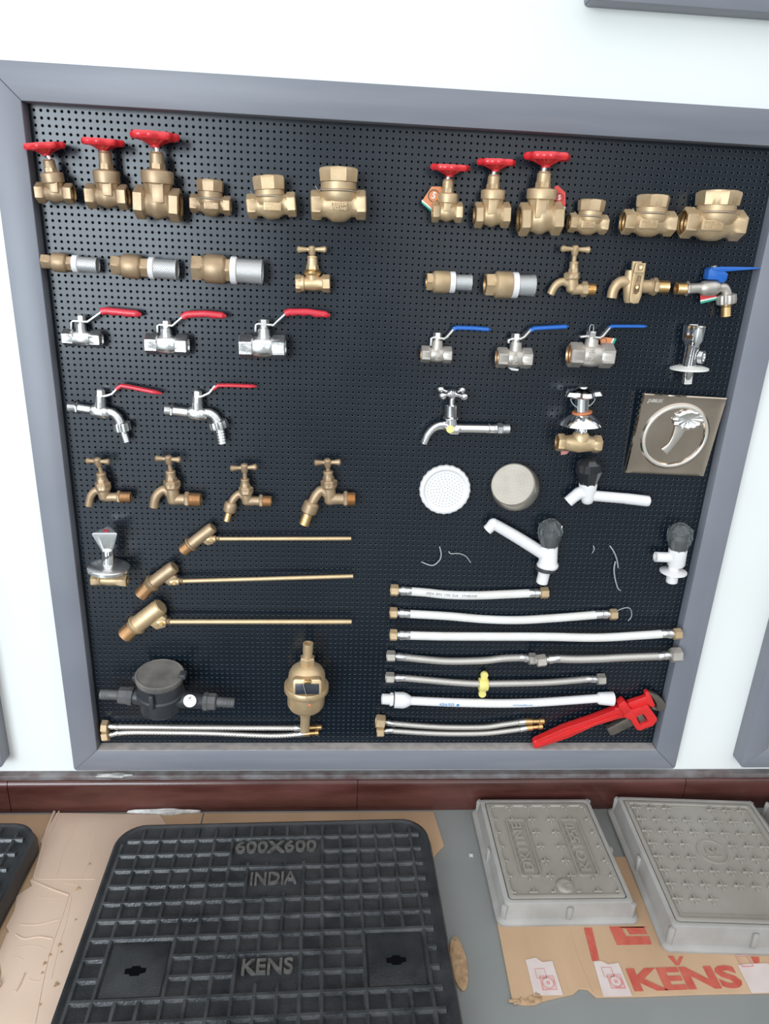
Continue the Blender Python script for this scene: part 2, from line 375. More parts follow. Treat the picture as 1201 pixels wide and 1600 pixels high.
# ------------------------------------------------------------------ check valves
def check(label,L,R,h,cap,bb,m,shape=8,plate=True,group='brass swing check valves',bh=1.0,txt=('PEGLER','ENGLAND')):
    cx,cy=(L[0]+R[0])/2,(L[1]+R[1])/2; u0=.00095
    # cap=(cx,half,ytop,yhex,ycollar)
    d=max(h*1.1,cap[1])*u0+.0015
    it=Item('check_valve',label,'valve',cx,cy,d,group); k=it.k; u=it.u; H=h*u
    a=k(*L); c=k(*R); b=MB()
    bb_=(bb-cy)*u*.98
    b.lathe(a,c,[(0,H*.82),(0,H*.98,6),(.02,H*1.08,6),(.17,H*1.08,6),(.20,H*.9),(.27,H*.9),(.38,bb_*.97),(.5,bb_),(.62,bb_*.97),(.73,H*.9),(.80,H*.9),(.83,H*1.08,6),(.98,H*1.08,6),(1,H*.98,6),(1,H*.82)],48,cap0=False,cap1=False)
    Cc=k(cx,cy); Tt=k(cap[0],cap[2]); n1=it.seg(Cc,Tt,cap[0],cap[4]+1,cap[2])[0]; n0=Cc
    dn=(Tt-Cc).normalized(); n1=n1-dn*.0010; n0=n1-dn*H*.9
    b.lathe(n0,n1,[(0,cap[1]*u*.72),(.3,cap[1]*u*.90),(.65,cap[1]*u*1.0),(.97,cap[1]*u*1.0),(1,cap[1]*u*.96)],48)
    body=it.add(b,'body',m)
    Lh=(c-a).length
    for (p,q) in ((a,c),(c,a)):
        b=MB(); dd=(q-p).normalized(); b.lathe(p+dd*.0003,p+dd*Lh*.2,[(0,H*.82),(.15,H*.73),(.3,H*.79),(.45,H*.72),(.6,H*.78),(.8,H*.7),(1,H*.64)],32,cap0=False)
        it.add(b,'threaded_bore',bore_m,body)
    b=MB()
    b=MB(); Rr=cap[1]*u
    t=(cap[4]-cap[3])/(cap[4]-cap[2])
    b.lathe(*it.seg(Cc,Tt,cap[0],cap[4]+1,cap[2]),[(0,Rr*.86),(.06,Rr*.86),(.08,Rr*.93),(t*.93,Rr*.93),(t*.96,Rr*.88),(t,Rr*1.02,shape),(.86,Rr*1.07,shape),(.95,Rr*1.03,shape),(1,Rr*.90,0),(1,Rr*.78),(.985,Rr*.76)],48)
    tp=k(cap[0],cap[2]); b.lathe(tp-V((0,0,.001)),tp+V((0,0,.0008)),[(0,Rr*.12),(1,Rr*.08)],12)
    it.add(b,'cap',m)
    if plate:
        pc=k(cx+(R[0]-L[0])*.01,cy+2,bb_*(1.03 if plate=='box' else 1.0)); pw=(R[0]-L[0])*.34*u
        if plate=='box':
            b=MB(); b.box(pc,(pw*1.05,.0036,pw*.46),bev=.0008); pl=it.add(b,'nameplate',m)
        else: pl=body
        if txt and u:
            o=MB(); z=pw*.11
            for i,s in enumerate(txt): 
                q=text(s,front(pc+V((0,-.0017,z*(1-2*i)*.9))),size=pw*.21,depth=.0010,w=pw*.84,bold=.0002); o.add(q.v,q.f)
            it.add(o,'raised_lettering',m,pl)
    # tie wire lying over the neck
    pts=[]
    for i in range(9):
        tt=math.radians(-78+156*i/8); pts.append(n1+dn*.0014+V((Rr*1.1*math.sin(tt),-Rr*1.05*math.cos(tt),.0)))
    pts.insert(0,pts[0]+V((-.004,.004,.006)))
    b=MB(); b.tube(pts,.0005,n=6,sub=2); it.add(b,'wire_tie',wire)
    return it
check('smallest check valve beside the left trio of gate valves',(297.5,317.5),(361,322),13.2,(328.3,20.3,281,298.6,310.6),338,brass_l,plate='box')
check('medium brass check valve with octagonal cap between its small and large fellows on the left',(386.5,322.5),(462.5,319),16.8,(420.6,24.3,275,296,306.8),342,brass,plate='box')
check('large brass check valve with a big octagonal cap in the middle of the board top',(486,320.3),(571.5,320.3),20,(528.8,29.8,262.5,284,298.6),346,brass,plate='flat')
check('smallest check valve in the right half of the top row, beside the red-tagged gate valve',(888,347.5),(947.5,351.5),13.2,(923,19.3,312,329,338),366.5,brass,plate='box')
check('medium brass check valve with hexagonal cap, second from the right in the top row',(972,346.5),(1052,350),16.8,(1019,24.3,305,323.5,333.5),369,brass,shape=6,plate='box')
check('largest check valve with hexagonal cap at the far right of the top row',(1065,347.5),(1158,353),20.6,(1120.6,30.5,298.5,320.7,332.5),375,brass,shape=-6,plate='box')

# ------------------------------------------------------------------ foot valves
def foot(label,L,R,fr,rr,m,g='foot valves with steel strainers'):
    # fr fractions: hex end, body end, hex2 end, ring end ; rr radii hex, body, hex2, ring, mesh
    cx,cy=(L[0]+R[0])/2,(L[1]+R[1])/2; d=rr[1]*.00098+.001
    it=Item('foot_valve',label,'valve',cx,cy,d,g); k=it.k;u=it.u; h,bd,h2,rg,ms=[x*u for x in rr]
    a=k(*L); c=k(*R); p=lambda t:a+(c-a)*t
    f1,f2,f3,f4=fr
    b=MB(); b.lathe(a,p(f3),[(0,h*.82),(0,h,-6),(.03,h*1.08,-6),(f1/f3-.03,h*1.08,-6),(f1/f3,h*.96),((f1+.03)/f3,bd*.93),((f1+.05)/f3,bd),((f2-.04)/f3,bd),((f2-.02)/f3,bd*.94),(f2/f3,h2),(f2/f3+.01,h2*1.05,-6),(1,h2*1.05,-6)],48,cap0=False)
    body=it.add(b,'body',m)
    b=MB(); b.lathe(p(.001),p(.2),[(0,h*.82),(.2,h*.74),(.4,h*.80),(.6,h*.72),(1,h*.6)],32,cap0=False); it.add(b,'threaded_bore',bore_m,body)
    b=MB(); b.lathe(p(f3-.02),p(f4),[(0,rg*.95),(.05,rg),(.85,rg),(.95,rg*.93),(1,ms*.9)],48); it.add(b,'sealing_ring',white)
    b=MB(); b.lathe(p(f4-.01),p(1),[(0,ms*.97),(.9,ms),(.9,ms*1.03),(1,ms*1.03),(1,ms*.90),(.95,ms*.88),(.94,ms*.2)],48); it.add(b,'strainer',strainer)
    return it
foot('smallest of the three left foot valves, close to the left frame',(66,408),(153,415),(.17,.46,.575,.665),(11,15,11.5,13.5,12),brass_l)
foot('middle of the three left foot valves with silver strainer',(175.5,414),(277,422),(.14,.45,.59,.66),(15,18.5,15,16.8,15.3),brass_l)
foot('largest foot valve with silver strainer, rightmost of the left trio',(301,418),(410,425.5),(.155,.48,.567,.645),(19,22,18,20.8,18.5),brass_l)
foot('small foot valve with white ring under the orange-tagged gate valve',(666,440),(736,442),(.13,.52,.53,.64),(13,16.5,13,16,12),brass)
foot('bigger foot valve with thick white ring left of the brass garden tap',(757.5,444.5),(834,446.5),(.18,.55,.56,.67),(16.5,20,16,19.3,15.8),brass)

# ------------------------------------------------------------------ brass taps with T handle
def tee(it,hl,hr,hub,st,m,r=4.9,off=0,hubr=6):
    k=it.k;u=it.u; b=MB(); a,c,o=k(*hl,off),k(*hr,off),k(*hub,off)
    b.tube([a,a+(c-a)*.06,a+(c-a)*.2,a+(c-a)*.36,o,a+(c-a)*.64,a+(c-a)*.8,a+(c-a)*.94,c],[r*.5*u,r*1.05*u,r*.8*u,r*.62*u,r*u,r*.62*u,r*.8*u,r*1.05*u,r*.5*u],n=16,sub=4)
    s0=k(*st,off*.4); ax=(o-s0).normalized()
    b.lathe(o-ax*hubr*u*1.5,o+ax*hubr*u*.9,[(0,hubr*.7*u),(.3,hubr*u,8),(.85,hubr*u,8),(1,hubr*.6*u)],24)
    it.add(b,'t_handle',m)
    b=MB(); b.lathe(s0-ax*.002,o,[(0,hubr*.62*u),(.5,hubr*.55*u),(1,hubr*.5*u)],16); it.add(b,'spindle',m)
def bibtap(label,hl,hr,hub,gl,co,bot,sp,spr,nut,th,m,d=.016,hose=None,group='brass taps with T handles',mt=None,name='bib_tap',thn=10,off=.006):
    # gl=(cx,half,y0,y1) co=(cx,half,y0,y1) bot=(x,y) body bottom; sp spout pts; nut=(x0,x1,y,half) th=(x1,y1,half)
    mt=mt or brass_c
    it=Item(name,label,'tap',bot[0],bot[1],d,group); k=it.k;u=it.u
    o=lambda y:off*max(0,(bot[1]-y)/(bot[1]-hub[1]))
    tee(it,hl,hr,hub,(gl[0],gl[2]+2),m,off=off)
    Cc=k(*bot); Tt=k(*hub,off); b=MB(); b.lathe(*it.seg(Cc,Tt,gl[0],gl[3]+1,gl[2],o(gl[3])),[(0,gl[1]*u*1.1,6),(.4,gl[1]*u*1.1,6),(.45,gl[1]*u*.92),(.85,gl[1]*u*.92),(.88,gl[1]*u),(1,gl[1]*u*.8)],48)
    it.add(b,'gland_nut',m)
    b=MB(); b.lathe(*it.seg(Cc,Tt,co[0],co[3]+1,co[2],o(co[3])),[(0,co[1]*u*.9),(.25,co[1]*u,0),(.35,co[1]*u*1.04,6),(.85,co[1]*u*1.04,6),(1,co[1]*u*.86,6)],48)
    it.add(b,'headgear_collar',m)
    b=MB(); br=co[1]*u*.80
    top=k(co[0],co[3]); bo=k(bot[0],bot[1]-co[1]*.45)
    b.tube([top,top*.6+bo*.4,bo,bo+(bo-top).normalized()*br*.42],[br,br*1.0,br*.92,br*.45],n=24,sub=5)
    # inlet arm
    ic=k(bot[0],nut[2]); ne=k(nut[0],nut[2]); ir=nut[3]*u*.72
    b.tube([ic,ic*.4+ne*.6,ne+(ne-ic).normalized()*.002],[ir*1.1,ir,ir],n=24,sub=3)
    # spout
    pts=[k(*p) for p in sp]; b.tube([top*.35+bo*.65]+pts,[spr*u*1.15]+[spr*u]*len(pts),n=24,sub=6,open_end=0 if hose else .78)
    body=it.add(b,'body',m)
    b=MB(); b.cyl(k(nut[0],nut[2]),k(nut[1],nut[2]),nut[3]*u*1.06,48,6); it.add(b,'inlet_nut',m)
    b=MB(); a,c=k(nut[1]-.5,nut[2]),k(th[0],th[1]); b.lathe(a,c,thread(a,c,th[2]*u,thn)+[(1,th[2]*u*.62),(.6,th[2]*u*.6)],32); it.add(b,'inlet_thread',mt)
    if hose:
        (n0,n1,nr),(t1,tr)=hose
        b=MB(); b.lathe(k(*n0),k(*n1),[(0,nr*u*.75),(.15,nr*u*.98),(.5,nr*u*1.02),(.85,nr*u),(1,nr*u*.7)],32); it.add(b,'union_nut',m)
        b=MB(); a,c=k(*n1),k(*t1); pr=[(0,tr*u*.9)]
        for i in range(5): pr+=[((i+.1)/5,tr*u*.90),((i+.75)/5,tr*u*1.03),((i+.85)/5,tr*u*.88)]
        b.lathe(a,c,pr+[(1,tr*u*.85),(1,tr*u*.6),(.8,tr*u*.58)],32); it.add(b,'hose_tail',brass_b)
    return it
bibtap('brass garden tap with T handle below the red-tagged gate valve',(875.5,388.3),(922,390.5),(898.3,389.3),(896,7,408.7,426.5),(893,12,425.5,434.5),(893.5,459),[(880,440),(868,445.5),(859.5,460)],6,(908,917,452,11),(929,452.5,9),brass,group=None,mt=brass_b)
bibtap('small brown brass tap with T handle under the chrome tap at the left edge',(134,720),(172,721.5),(152.5,720.5),(159,8,738,754),(161,12,753,764.5),(164,783.5),[(152,766),(142.5,774),(138.7,790)],6.2,(184,189,776.5,10),(205,777,8.8),brass_l)
bibtap('plain-spout brass tap with T handle right of the similar smaller tap',(242,716),(283,718.5),(263.2,717),(267,8,735,751),(268.6,13,750,761.5),(271.5,789.5),[(257,765),(244,775.5),(240.6,792)],7.3,(289,296.5,780,12),(314,781,11),brass_l)
bibtap('small brass hose tap with T handle and ribbed tail above the shortest float arm',(359.5,732),(402,729.6),(381.7,729.8),(382.8,7,747.4,761),(384.3,11,760,770.5),(386.5,790.5),[(375,772),(366,778),(361.5,787)],6,(405,411,782.7,10),(424,783.5,8.7),brass_l,hose=(((361.5,784.5),(357.8,800.5),10),((354.3,813.8),5.8)))
bibtap('larger brass hose tap with T handle and ribbed tail near the board centre',(490.5,723),(532.5,722),(511.6,722),(512.7,8,735.5,750),(513.8,12.3,749.5,760.5),(516,789.5),[(503.5,766),(494,774),(487.5,786)],7.6,(536.5,543,779.5,12),(555,779.5,10.7),brass_l,hose=(((488,784),(481.5,802),12.5),((475,819.5),8.5)))

# stop cock with T handle
it=Item('stop_valve','brass stop cock with T handle and two open ends near the middle of the board','valve',488.5,443,.0145); k=it.k;u=it.u
tee(it,(463.5,389.8),(510.5,389.8),(487.2,390),(488,402),brass,off=.004)
b=MB(); H=12.5*u
b.lathe(k(461.6,443),k(515.5,443),[(0,H*.8),(0,H,6),(.02,H*1.08,6),(.15,H*1.08,6),(.17,H*.95),(.20,H*.98),(.24,H*.98),(.27,H*.78),(.5,H*.88),(.72,H*.8),(.78,H*1.0,6),(.8,H*1.08,6),(.98,H*1.08,6),(1,H,6),(1,H*.8)],48,cap0=False,cap1=False)
b.lathe(k(488.5,447),k(488,428),[(0,9*u),(.5,10*u),(1,11*u)],32)
bd=it.add(b,'body',brass_y)
for p,q in ((461.8,470),(515.3,507)): b=MB(); b.lathe(k(p,443),k(q,443),[(0,H*.8),(.3,H*.72),(.6,H*.78),(1,H*.66)],32,cap0=False); it.add(b,'threaded_bore',bore_m,bd)
b=MB(); b.lathe(k(488,430),k(488,420.5),[(0,12*u),(.3,13.8*u),(.6,13.8*u),(1,9*u)],48); it.add(b,'bonnet_flange',brass_b)
b=MB(); b.lathe(k(488,421.5),k(488,400),[(0,10*u,6),(.3,9.6*u,6),(.35,8.4*u),(.85,7.6*u),(.88,8.2*u),(1,7.4*u)],48); it.add(b,'gland_nut',brass_y)

# ------------------------------------------------------------------ lever ball valves
def strip(it,pts,th,w,off=0):
    """bent flat strip: centre line in photo points, thickness th, width w (depth)"""
    q=[it.k(*p,off) for p in pts]; L=[];R=[]
    for i,p in enumerate(q):
        d=(q[min(i+1,len(q)-1)]-q[max(i-1,0)]); d.y=0; d.normalize(); n=V((-d.z,0,d.x)); L.append(p+n*th/2); R.append(p-n*th/2)
    poly=L+R[::-1]; o=q[0]
    b=MB(); b.prism([((p-o).x,(p-o).z) for p in poly],o,(1,0,0),(0,0,1),w,min(th*.3,.0008)); return b
def lever(it,arm,grip,gh,mg,ma,w=.013,scal=0,off=0):
    b=strip(it,arm,3.3*it.u,w*.9,off); lv=it.add(b,'lever_arm',ma)
    q=[it.k(*p,off) for p in grip]
    b=MB(); n=24; a,c=q[0],q[-1]; Ld=(c-a).length
    # sleeve: swept rounded section following grip points, scalloped along the lower side
    pts=[];
    def at(t):
        s=t*(len(q)-1); i=min(int(s),len(q)-2); f=s-i; return q[i]*(1-f)+q[i+1]*f
    N=34; m_=14; vs=[];fs=[]
    for i in range(N+1):
        t=i/N; p=at(t); d=(at(min(t+.03,1))-at(max(t-.03,0))).normalized(); nn=V((-d.z,0,d.x))
        e=1.0 if .04<t<.96 else (.62 if 0<i<N else .35)
        h=gh*it.u; sc=scal*h*(.5-.5*math.cos(t*2*PI*5)) 
        for j in range(m_):
            ph=2*PI*j/m_; cy_=math.cos(ph); sz=math.sin(ph)
            yy=w*.5*e*(abs(cy_)**.7)*(1 if cy_>0 else -1); zz=h*e*(abs(sz)**.7)*(1 if sz>0 else -1)
            if sz<0: zz+=sc*abs(sz)
            vs.append(p+V((0,yy,0))+nn*zz)
    for i in range(N):
        for j in range(m_): fs.append((i*m_+j,i*m_+(j+1)%m_,(i+1)*m_+(j+1)%m_,(i+1)*m_+j))
    fs.append(tuple(range(m_))); fs.append(tuple(N*m_+j for j in range(m_)))
    b.add(vs,fs); it.add(b,'grip',mg,lv)
def ball(label,L,R,h,sx,y0,arm,grip,gh,m,mg,group,ma,scal=0,txt=None,extra=None,d=None,sh=9):
    cx,cy=(L[0]+R[0])/2,(L[1]+R[1])/2; d=d or h*1.1*.001+.002
    it=Item('ball_valve',label,'valve',cx,cy,d,group); k=it.k;u=it.u;H=h*u;a=k(*L);c=k(*R)
    b=MB(); b.lathe(a,c,[(0,H*.80),(0,H*.95,6),(.02,H*1.05,6),(.28,H*1.05,6),(.31,H*.86),(.36,H*.92),(.5,H*.98),(.66,H*.92),(.70,H*.86),(.73,H*1.05,6),(.98,H*1.05,6),(1,H*.95,6),(1,H*.8)],48,cap0=False,cap1=False)
    yb=cy-h*.8
    VT=V((0,0,1)); b.lathe(*it.seg(V(),VT,sx,yb+5,y0+(yb-y0)*.52),[(0,sh*u*1.25),(.5,sh*u*1.1),(1,sh*u)],24)
    bd=it.add(b,'body',m)
    Lh=(c-a).length
    for (p,q) in ((a,c),(c,a)):
        b=MB(); dd=(q-p).normalized(); b.lathe(p+dd*.0003,p+dd*Lh*.26,[(0,H*.80),(.15,H*.72),(.3,H*.78),(.5,H*.71),(.7,H*.76),(1,H*.6)],32,cap0=False)
        it.add(b,'threaded_bore',brass_c if m is nickel else chrome_s,bd)
    b=MB(); b.cyl(*it.seg(V(),VT,sx,y0+(yb-y0)*.56,y0+(yb-y0)*.40),sh*u*.75,16)
    b.cyl(*it.seg(V(),VT,sx,y0+(yb-y0)*.40,y0),sh*u*.85,48,6); it.add(b,'stem_nut',steel_b)
    lever(it,arm,grip,gh,mg,ma,scal=scal)
    if txt:
        b=text(txt,front(k(cx+2,cy,H*.97),PI/2),size=H*.75,depth=.0005); it.add(b,'raised_lettering',m,bd)
    if extra: extra(it)
    return it
G1='ball valves with red lever handles'; G2='ball valves with blue lever handles'
ball('small chrome ball valve with red lever at the left edge, under the foot valves',(99.5,527),(159,530.5),13,127,493,[(112.6,514),(113,503),(116,501),(138,502.5),(160,487)],[(157.5,487),(166,486),(221,491.5)],6,chrome_s,redv,G1,chrome_s,scal=.25,sh=7.5)
ball('medium chrome ball valve with red lever, second from the left frame',(228,537),(294,540),16,259.5,501,[(247,519),(247,508.5),(250,506.8),(270,508.7),(287,494)],[(284,497),(292,491.5),(320,490.5),(353.5,494)],5.6,chrome_s,redv,G1,chrome_s,scal=.25,sh=8.5)
ball('largest chrome ball valve with wavy red grip near the board centre',(374,541.5),(446.3,543),18.2,412.3,499,[(399.5,518),(400,507.5),(403,505.5),(427.3,507.7),(446,490)],[(444,491),(452,488),(480,488),(515.5,493)],5.7,chrome_s,redv,G1,chrome_s,scal=.35,sh=9.5)
ball('smallest nickel ball valve with blue lever, right of the board centre',(657.5,553),(705,554.5),12.3,683,519.5,[(672.5,540),(673.5,528.5),(677,526.5),(693,529),(698,526),(710,511.5)],[(706,515.5),(713,512),(740,512.8),(766.6,514.8)],3.4,nickel,blue,G2,steel_b,txt='MIN',sh=8)
def tg5(it): hang_tag(it,[(793,574),(810,576.5),(809,579.5),(799,578.5)],tagw)
ball('medium nickel ball valve with blue lever and a scrap of white tag beneath',(775.5,558.5),(829.5,560),15.2,805.5,521,[(793.5,536),(794,531),(799,529),(812,529),(818,526),(829,514)],[(826,517.5),(834,513),(860,511.5),(888,510)],3.2,nickel,blue,G2,steel_b,txt='MIN',extra=tg5,sh=8.5)
def tg6(it):
    hang_tag(it,[(936,526),(963,529),(956.5,542.5),(938,538)],tago,'',(942.5,533),5,stripes=[([(959.5,528.6),(963,529),(956.5,542.5),(953.5,541.5)],tagg),([(957.5,528.4),(959.5,528.6),(953.5,541.5),(951.5,541)],tagw)])
    b=MB(); c=it.k(924,513); b.tube([c+V((-.003,0,-.006)),c+V((-.003,0,.003)),c+V((0,0,.006)),c+V((.003,0,.003)),c+V((.003,0,-.006))],.0006,n=6); it.add(b,'wire_loop',wire)
ball('largest nickel ball valve with blue lever and an orange price tag',(888,554),(956,556),18.2,923.7,517.5,[(905,526),(915,525),(935,527.5),(940,525),(953,510)],[(950,512.5),(956,509.6),(980,509.6),(1010,509.8)],2.4,nickel,blue,G2,steel_b,txt='MIN',extra=tg6,sh=9.5)

# ------------------------------------------------------------------ ball hose taps
def ballbib(label,inl,th_,nutx,nr,pe,pr,bc,br,sp,spr,un,ut,ur,tail,tr,stem,arm,grip,gh,m,mg,mt,group=None,tailm=None,nm='hose_tap'):
    it=Item(nm,label,'tap',bc[0],bc[1],.0155,group);k=it.k;u=it.u
    b=MB(); a=k(*inl);c=k(*th_); b.lathe(a,c,[(.5,pr*u*.6),(0,pr*u*.72)]+thread(a,c,(nr*.86)*u,7),32,cap0=False); it.add(b,'inlet_thread',mt)
    b=MB(); b.cyl(c,k(*nutx),nr*u*1.05,48,6); it.add(b,'inlet_nut',m)
    b=MB(); b.tube([k(*nutx),k(*pe)],[pr*u]*2,n=24)
    B=k(*bc); ax=(B-k(*nutx)).normalized()
    b.lathe(B-ax*br*u*1.35,B+ax*br*u*1.35,[(0,pr*u),(.12,br*u*.92),(.35,br*u),(.65,br*u),(.88,br*u*.92),(1,spr*u)],32)
    b.tube([B]+[k(*p) for p in sp],[spr*u]*(len(sp)+1),n=24)
    b.lathe(k(stem[0],bc[1]-2),k(stem[0],stem[1]+9),[(0,9.5*u),(.7,9*u),(1,8*u)],24)
    it.add(b,'body',m)
    b=MB(); b.cyl(k(stem[0],stem[1]+10),k(stem[0],stem[1]),7*u,48,6); it.add(b,'stem_nut',steel_b)
    b=MB(); a=k(*un);c=k(*ut); b.lathe(a,c,[(0,ur*u*.7),(.1,ur*u*.98,(12,.035)),(.55,ur*u*1.02,(12,.045)),(.85,ur*u*.98,(12,.035)),(1,ur*u*.62)],96); it.add(b,'union_nut',m)
    b=MB(); c2=k(*tail); pr_=[(0,tr*u*.85)]
    for i in range(5): pr_+=[((i+.1)/5,tr*u*.86),((i+.75)/5,tr*u*1.03),((i+.85)/5,tr*u*.86)]
    b.lathe(c,c2,pr_+[(1,tr*u*.85),(1,tr*u*.6),(.8,tr*u*.58)],32); it.add(b,'hose_tail',tailm or m)
    if arm: lever(it,arm,grip,gh,mg,steel_b,w=.012)
    return it
GB='chrome hose taps with red levers'
ballbib('chrome hose tap with red lever sloping down, beside the left frame',(106.5,636.5),(118.5,637.3),(122.5,637.5),9,(152,642),7,(156.5,643.5),11,[(172,644),(182,650),(189,662)],7.2,(189.5,659),(193,675),13,(198,690.5),6,(157,609),[(160,619),(168,617.5),(176,615),(187,603.5)],[(181,608.5),(190,602.5),(200,604),(253.4,615)],3.3,chrome_s,redv,chrome_s,GB)
ballbib('chrome hose tap with straight red lever, right of its neighbour with the sloping lever',(257.5,640.5),(267,641.5),(271,642),10,(297,645),7.6,(308.5,646.5),11.2,[(324,645),(334,649.5),(341,660)],7.6,(339.5,657),(343.5,671),14.5,(347.4,693),7.6,(308.2,610.5),[(309,620),(317,618.5),(327.4,613.5),(337,602)],[(332,609),(341,602),(360,602),(401.3,603.6)],2.8,chrome_s,redv,chrome_s,GB)
it=ballbib('hose tap with a flat blue lever and brass threads at the right frame',(1055,451),(1071,451),(1075.5,451),10.5,(1094,450),7.5,(1108,450),11.3,[(1120,449.5),(1131,450),(1135.5,460)],7,(1134.5,459),(1134,477),14,(1133.8,494.5),7.5,(1109,440),None,None,0,nickel,blue,brass_b,None,brass_b)
b=MB(); k=it.k
q=[(1101,436.5),(1103.5,421.5),(1107,418),(1119,417.3),(1133,427.5),(1130.5,438),(1126,441.5),(1120,440.5),(1118,437)]
o=k(*q[0]); b.prism([((k(*p)-o).x,(k(*p)-o).z) for p in q],o,(1,0,0),(0,0,1),.018,.001)
q=[(1107,420.5),(1109,418),(1122,416.4),(1160,417),(1180,417.6),(1183.5,419.6),(1165,421.3),(1133,423.8),(1120,424.3)]
b.prism([((k(*p)-o).x,(k(*p)-o).z) for p in q],o,(1,0,0),(0,0,1),.020,.001)
lv=it.add(b,'lever',blue)
b=MB(); b.cyl(k(1115,419),k(1115,414.8),4.4*it.u,32,6); it.add(b,'lever_screw',steel_b,lv)
hang_tag(it,[(1093.5,461.5),(1119,461.5),(1119,467),(1094,474)],tagr,None,None,off=-.003,stripes=[([(1093.8,469),(1119,463.6),(1119,466),(1093.8,471.5)],tagw),([(1093.8,471.5),(1119,466),(1119,468.6),(1094,474.6)],tagg)])

# ------------------------------------------------------------------ lockable tap
it=Item('lockable_tap','brass lockable tap with a slotted hasp plate between the garden tap and the blue-lever tap','tap',992,447,.0155); k=it.k;u=it.u
b=MB(); b.tube([k(995,446),k(979.4,441),k(967.5,441.5),(k(958.8,451.5)),k(955,465.5)],[9.5*u,9*u,8.3*u,8*u,7.6*u],n=24,open_end=.78)
b.tube([k(990,447),k(1004,447.6),k(1016.5,447.8)],[10*u,10*u,9.5*u],n=24)
b.lathe(k(981.5,473),k(985.5,422),[(0,6*u),(.1,8*u),(.5,10.5*u),(.8,9*u),(1,8*u)],24); it.add(b,'body',brass)
b=MB(); b.cyl(k(1015,447.8),k(1017.5,447.8),12*u,32); b.cyl(k(1019,447.8),k(1026,448),13.2*u,48,6); it.add(b,'inlet_nut',brass)
b=MB(); a,c=k(1025.5,448),k(1043.5,448.5); b.lathe(a,c,thread(a,c,9.5*u,9)+[(1,6*u),(.6,5.8*u)],32); it.add(b,'inlet_thread',brass_b)
def pl(pts,off,dep,inner=None,bev=.0009):
    o=k(*pts[0],off); b=MB(); f=lambda L:[((k(*p,off)-o).x,(k(*p,off)-o).z) for p in L]
    b.prism(f(pts),o,(1,0,0),(0,0,1),dep,bev,inner=f(inner) if inner else None); return b
hs=it.add(pl([(987.5,408),(1002,408.5),(996,474),(985,474),(981.5,468),(985,430)],.003,.006),'hasp_back_plate',brass)
# front plate with a slot, built as a closed outline round the slot
outer=[(992.5,411),(1008.3,411),(1006,428),(1001,462),(996.5,473.5),(989,474.5),(983,472),(983,464),(988.5,428)]
inner=[(995.5,431),(998.5,430.5),(1001.5,431.5),(1000,440),(997.5,456),(993,460),(989.2,459),(988.8,454),(992.5,440)]
it.add(pl(outer,.0155,.004,inner,.0004),'hasp_front_plate',brass_y,hs)
outer=[(992.5,411.5),(1000,411.5),(1008,411.5),(1006,426.5),(997,426.5),(989.5,426.5)]
inner=[(997.5,413.5),(1000,413),(1004.5,413.5),(1003,422.5),(999,423.5),(996,422.5)]
it.add(pl(outer,.019,.004,inner,.0004),'hasp_catch',brass_y,hs)
b=MB(); b.cyl(k(1001,418,.010),k(1001,418,.022),2.8*u,16); b.cyl(k(995,449,.010),k(995,449,.021),2.6*u,16); it.add(b,'locking_pin',brass,hs)

# ------------------------------------------------------------------ chrome angle valve
it=Item('angle_valve','chrome angle valve with ribbed cap and round white escutcheon above the square drain plate','valve',1079,555,.024); k=it.k;u=it.u
b=MB(); b.lathe(k(1075.5,574),k(1083.5,533),[(0,10.3*u),(.6,10.3*u),(1,10.8*u)],32); body=it.add(b,'body',chrome)
b=MB(); b.lathe(k(1082,541),k(1088,508),[(0,11*u,(3,.10)),(.12,12*u,(3,.12)),(.3,15.2*u,(3,.15)),(.95,16.3*u,(3,.13)),(1,15*u,(3,.12)),(1,12*u,(3,.1)),(.97,11.5*u)],48); it.add(b,'knob',chrome)
b=MB(); b.lathe(k(1077,571.5),k(1076.2,577),[(0,11*u),(.1,20*u),(.6,28*u),(1,28.5*u),(1,26*u),(.75,12*u)],48,cap1=False); it.add(b,'escutcheon',whitec)
b=MB(); a,c=k(1076,574),k(1073.2,600); b.lathe(a,c,thread(a,c,7.8*u,12)+[(1,5.2*u),(.8,5*u)],32); it.add(b,'inlet_thread',chrome)
b=MB(); b.lathe(k(1083,557),k(1099,558.5,.012),[(0,5*u),(.55,5*u),(.58,9.8*u),(1,9.8*u),(1,6*u),(.7,5.2*u)],32); it.add(b,'outlet',chrome_s)

# ------------------------------------------------------------------ long chrome tap
it=Item('bib_tap','long chrome tap with a four-armed cross handle and yellow sticker','tap',705,670,.0235); k=it.k;u=it.u
b=MB(); b.tube([k(716,671),k(705,670),k(694,664.5),k(680,667.5),k(668.5,679),k(662,693)],[8.6*u,9.2*u,7*u,5.9*u,5.6*u,5.3*u],n=24,open_end=.8)
b.tube([k(703,670),k(716,669.5),k(724,669.5),k(771,670.2)],[9*u,7.6*u,7.1*u,7.1*u],n=24)
b.lathe(k(705,672),k(704.8,654),[(0,8*u),(1,9.6*u)],32); it.add(b,'body',chrome)
b=MB(); b.cyl(k(762.5,670),k(765,670),8.2*u,32); b.cyl(k(771,670.2),k(776,670.3),7.4*u,32);b.cyl(k(776,670.3),k(784.5,670.4),9.6*u,48,6); it.add(b,'inlet_nut',chrome_s)
b=MB(); a,c=k(784,670.4),k(796,670.5); b.lathe(a,c,thread(a,c,7.9*u,7)+[(1,5.2*u),(.6,5*u)],32); it.add(b,'inlet_thread',chrome_s)
b=MB(); b.lathe(k(704.6,655),k(704.8,631.5),[(0,11*u),(.05,12.6*u),(.13,12.6*u),(.2,10.2*u),(.92,9.8*u),(.96,8.6*u),(1,7*u)],32); it.add(b,'barrel',chrome)
b=MB(); o=k(706.5,615.5,.0); 
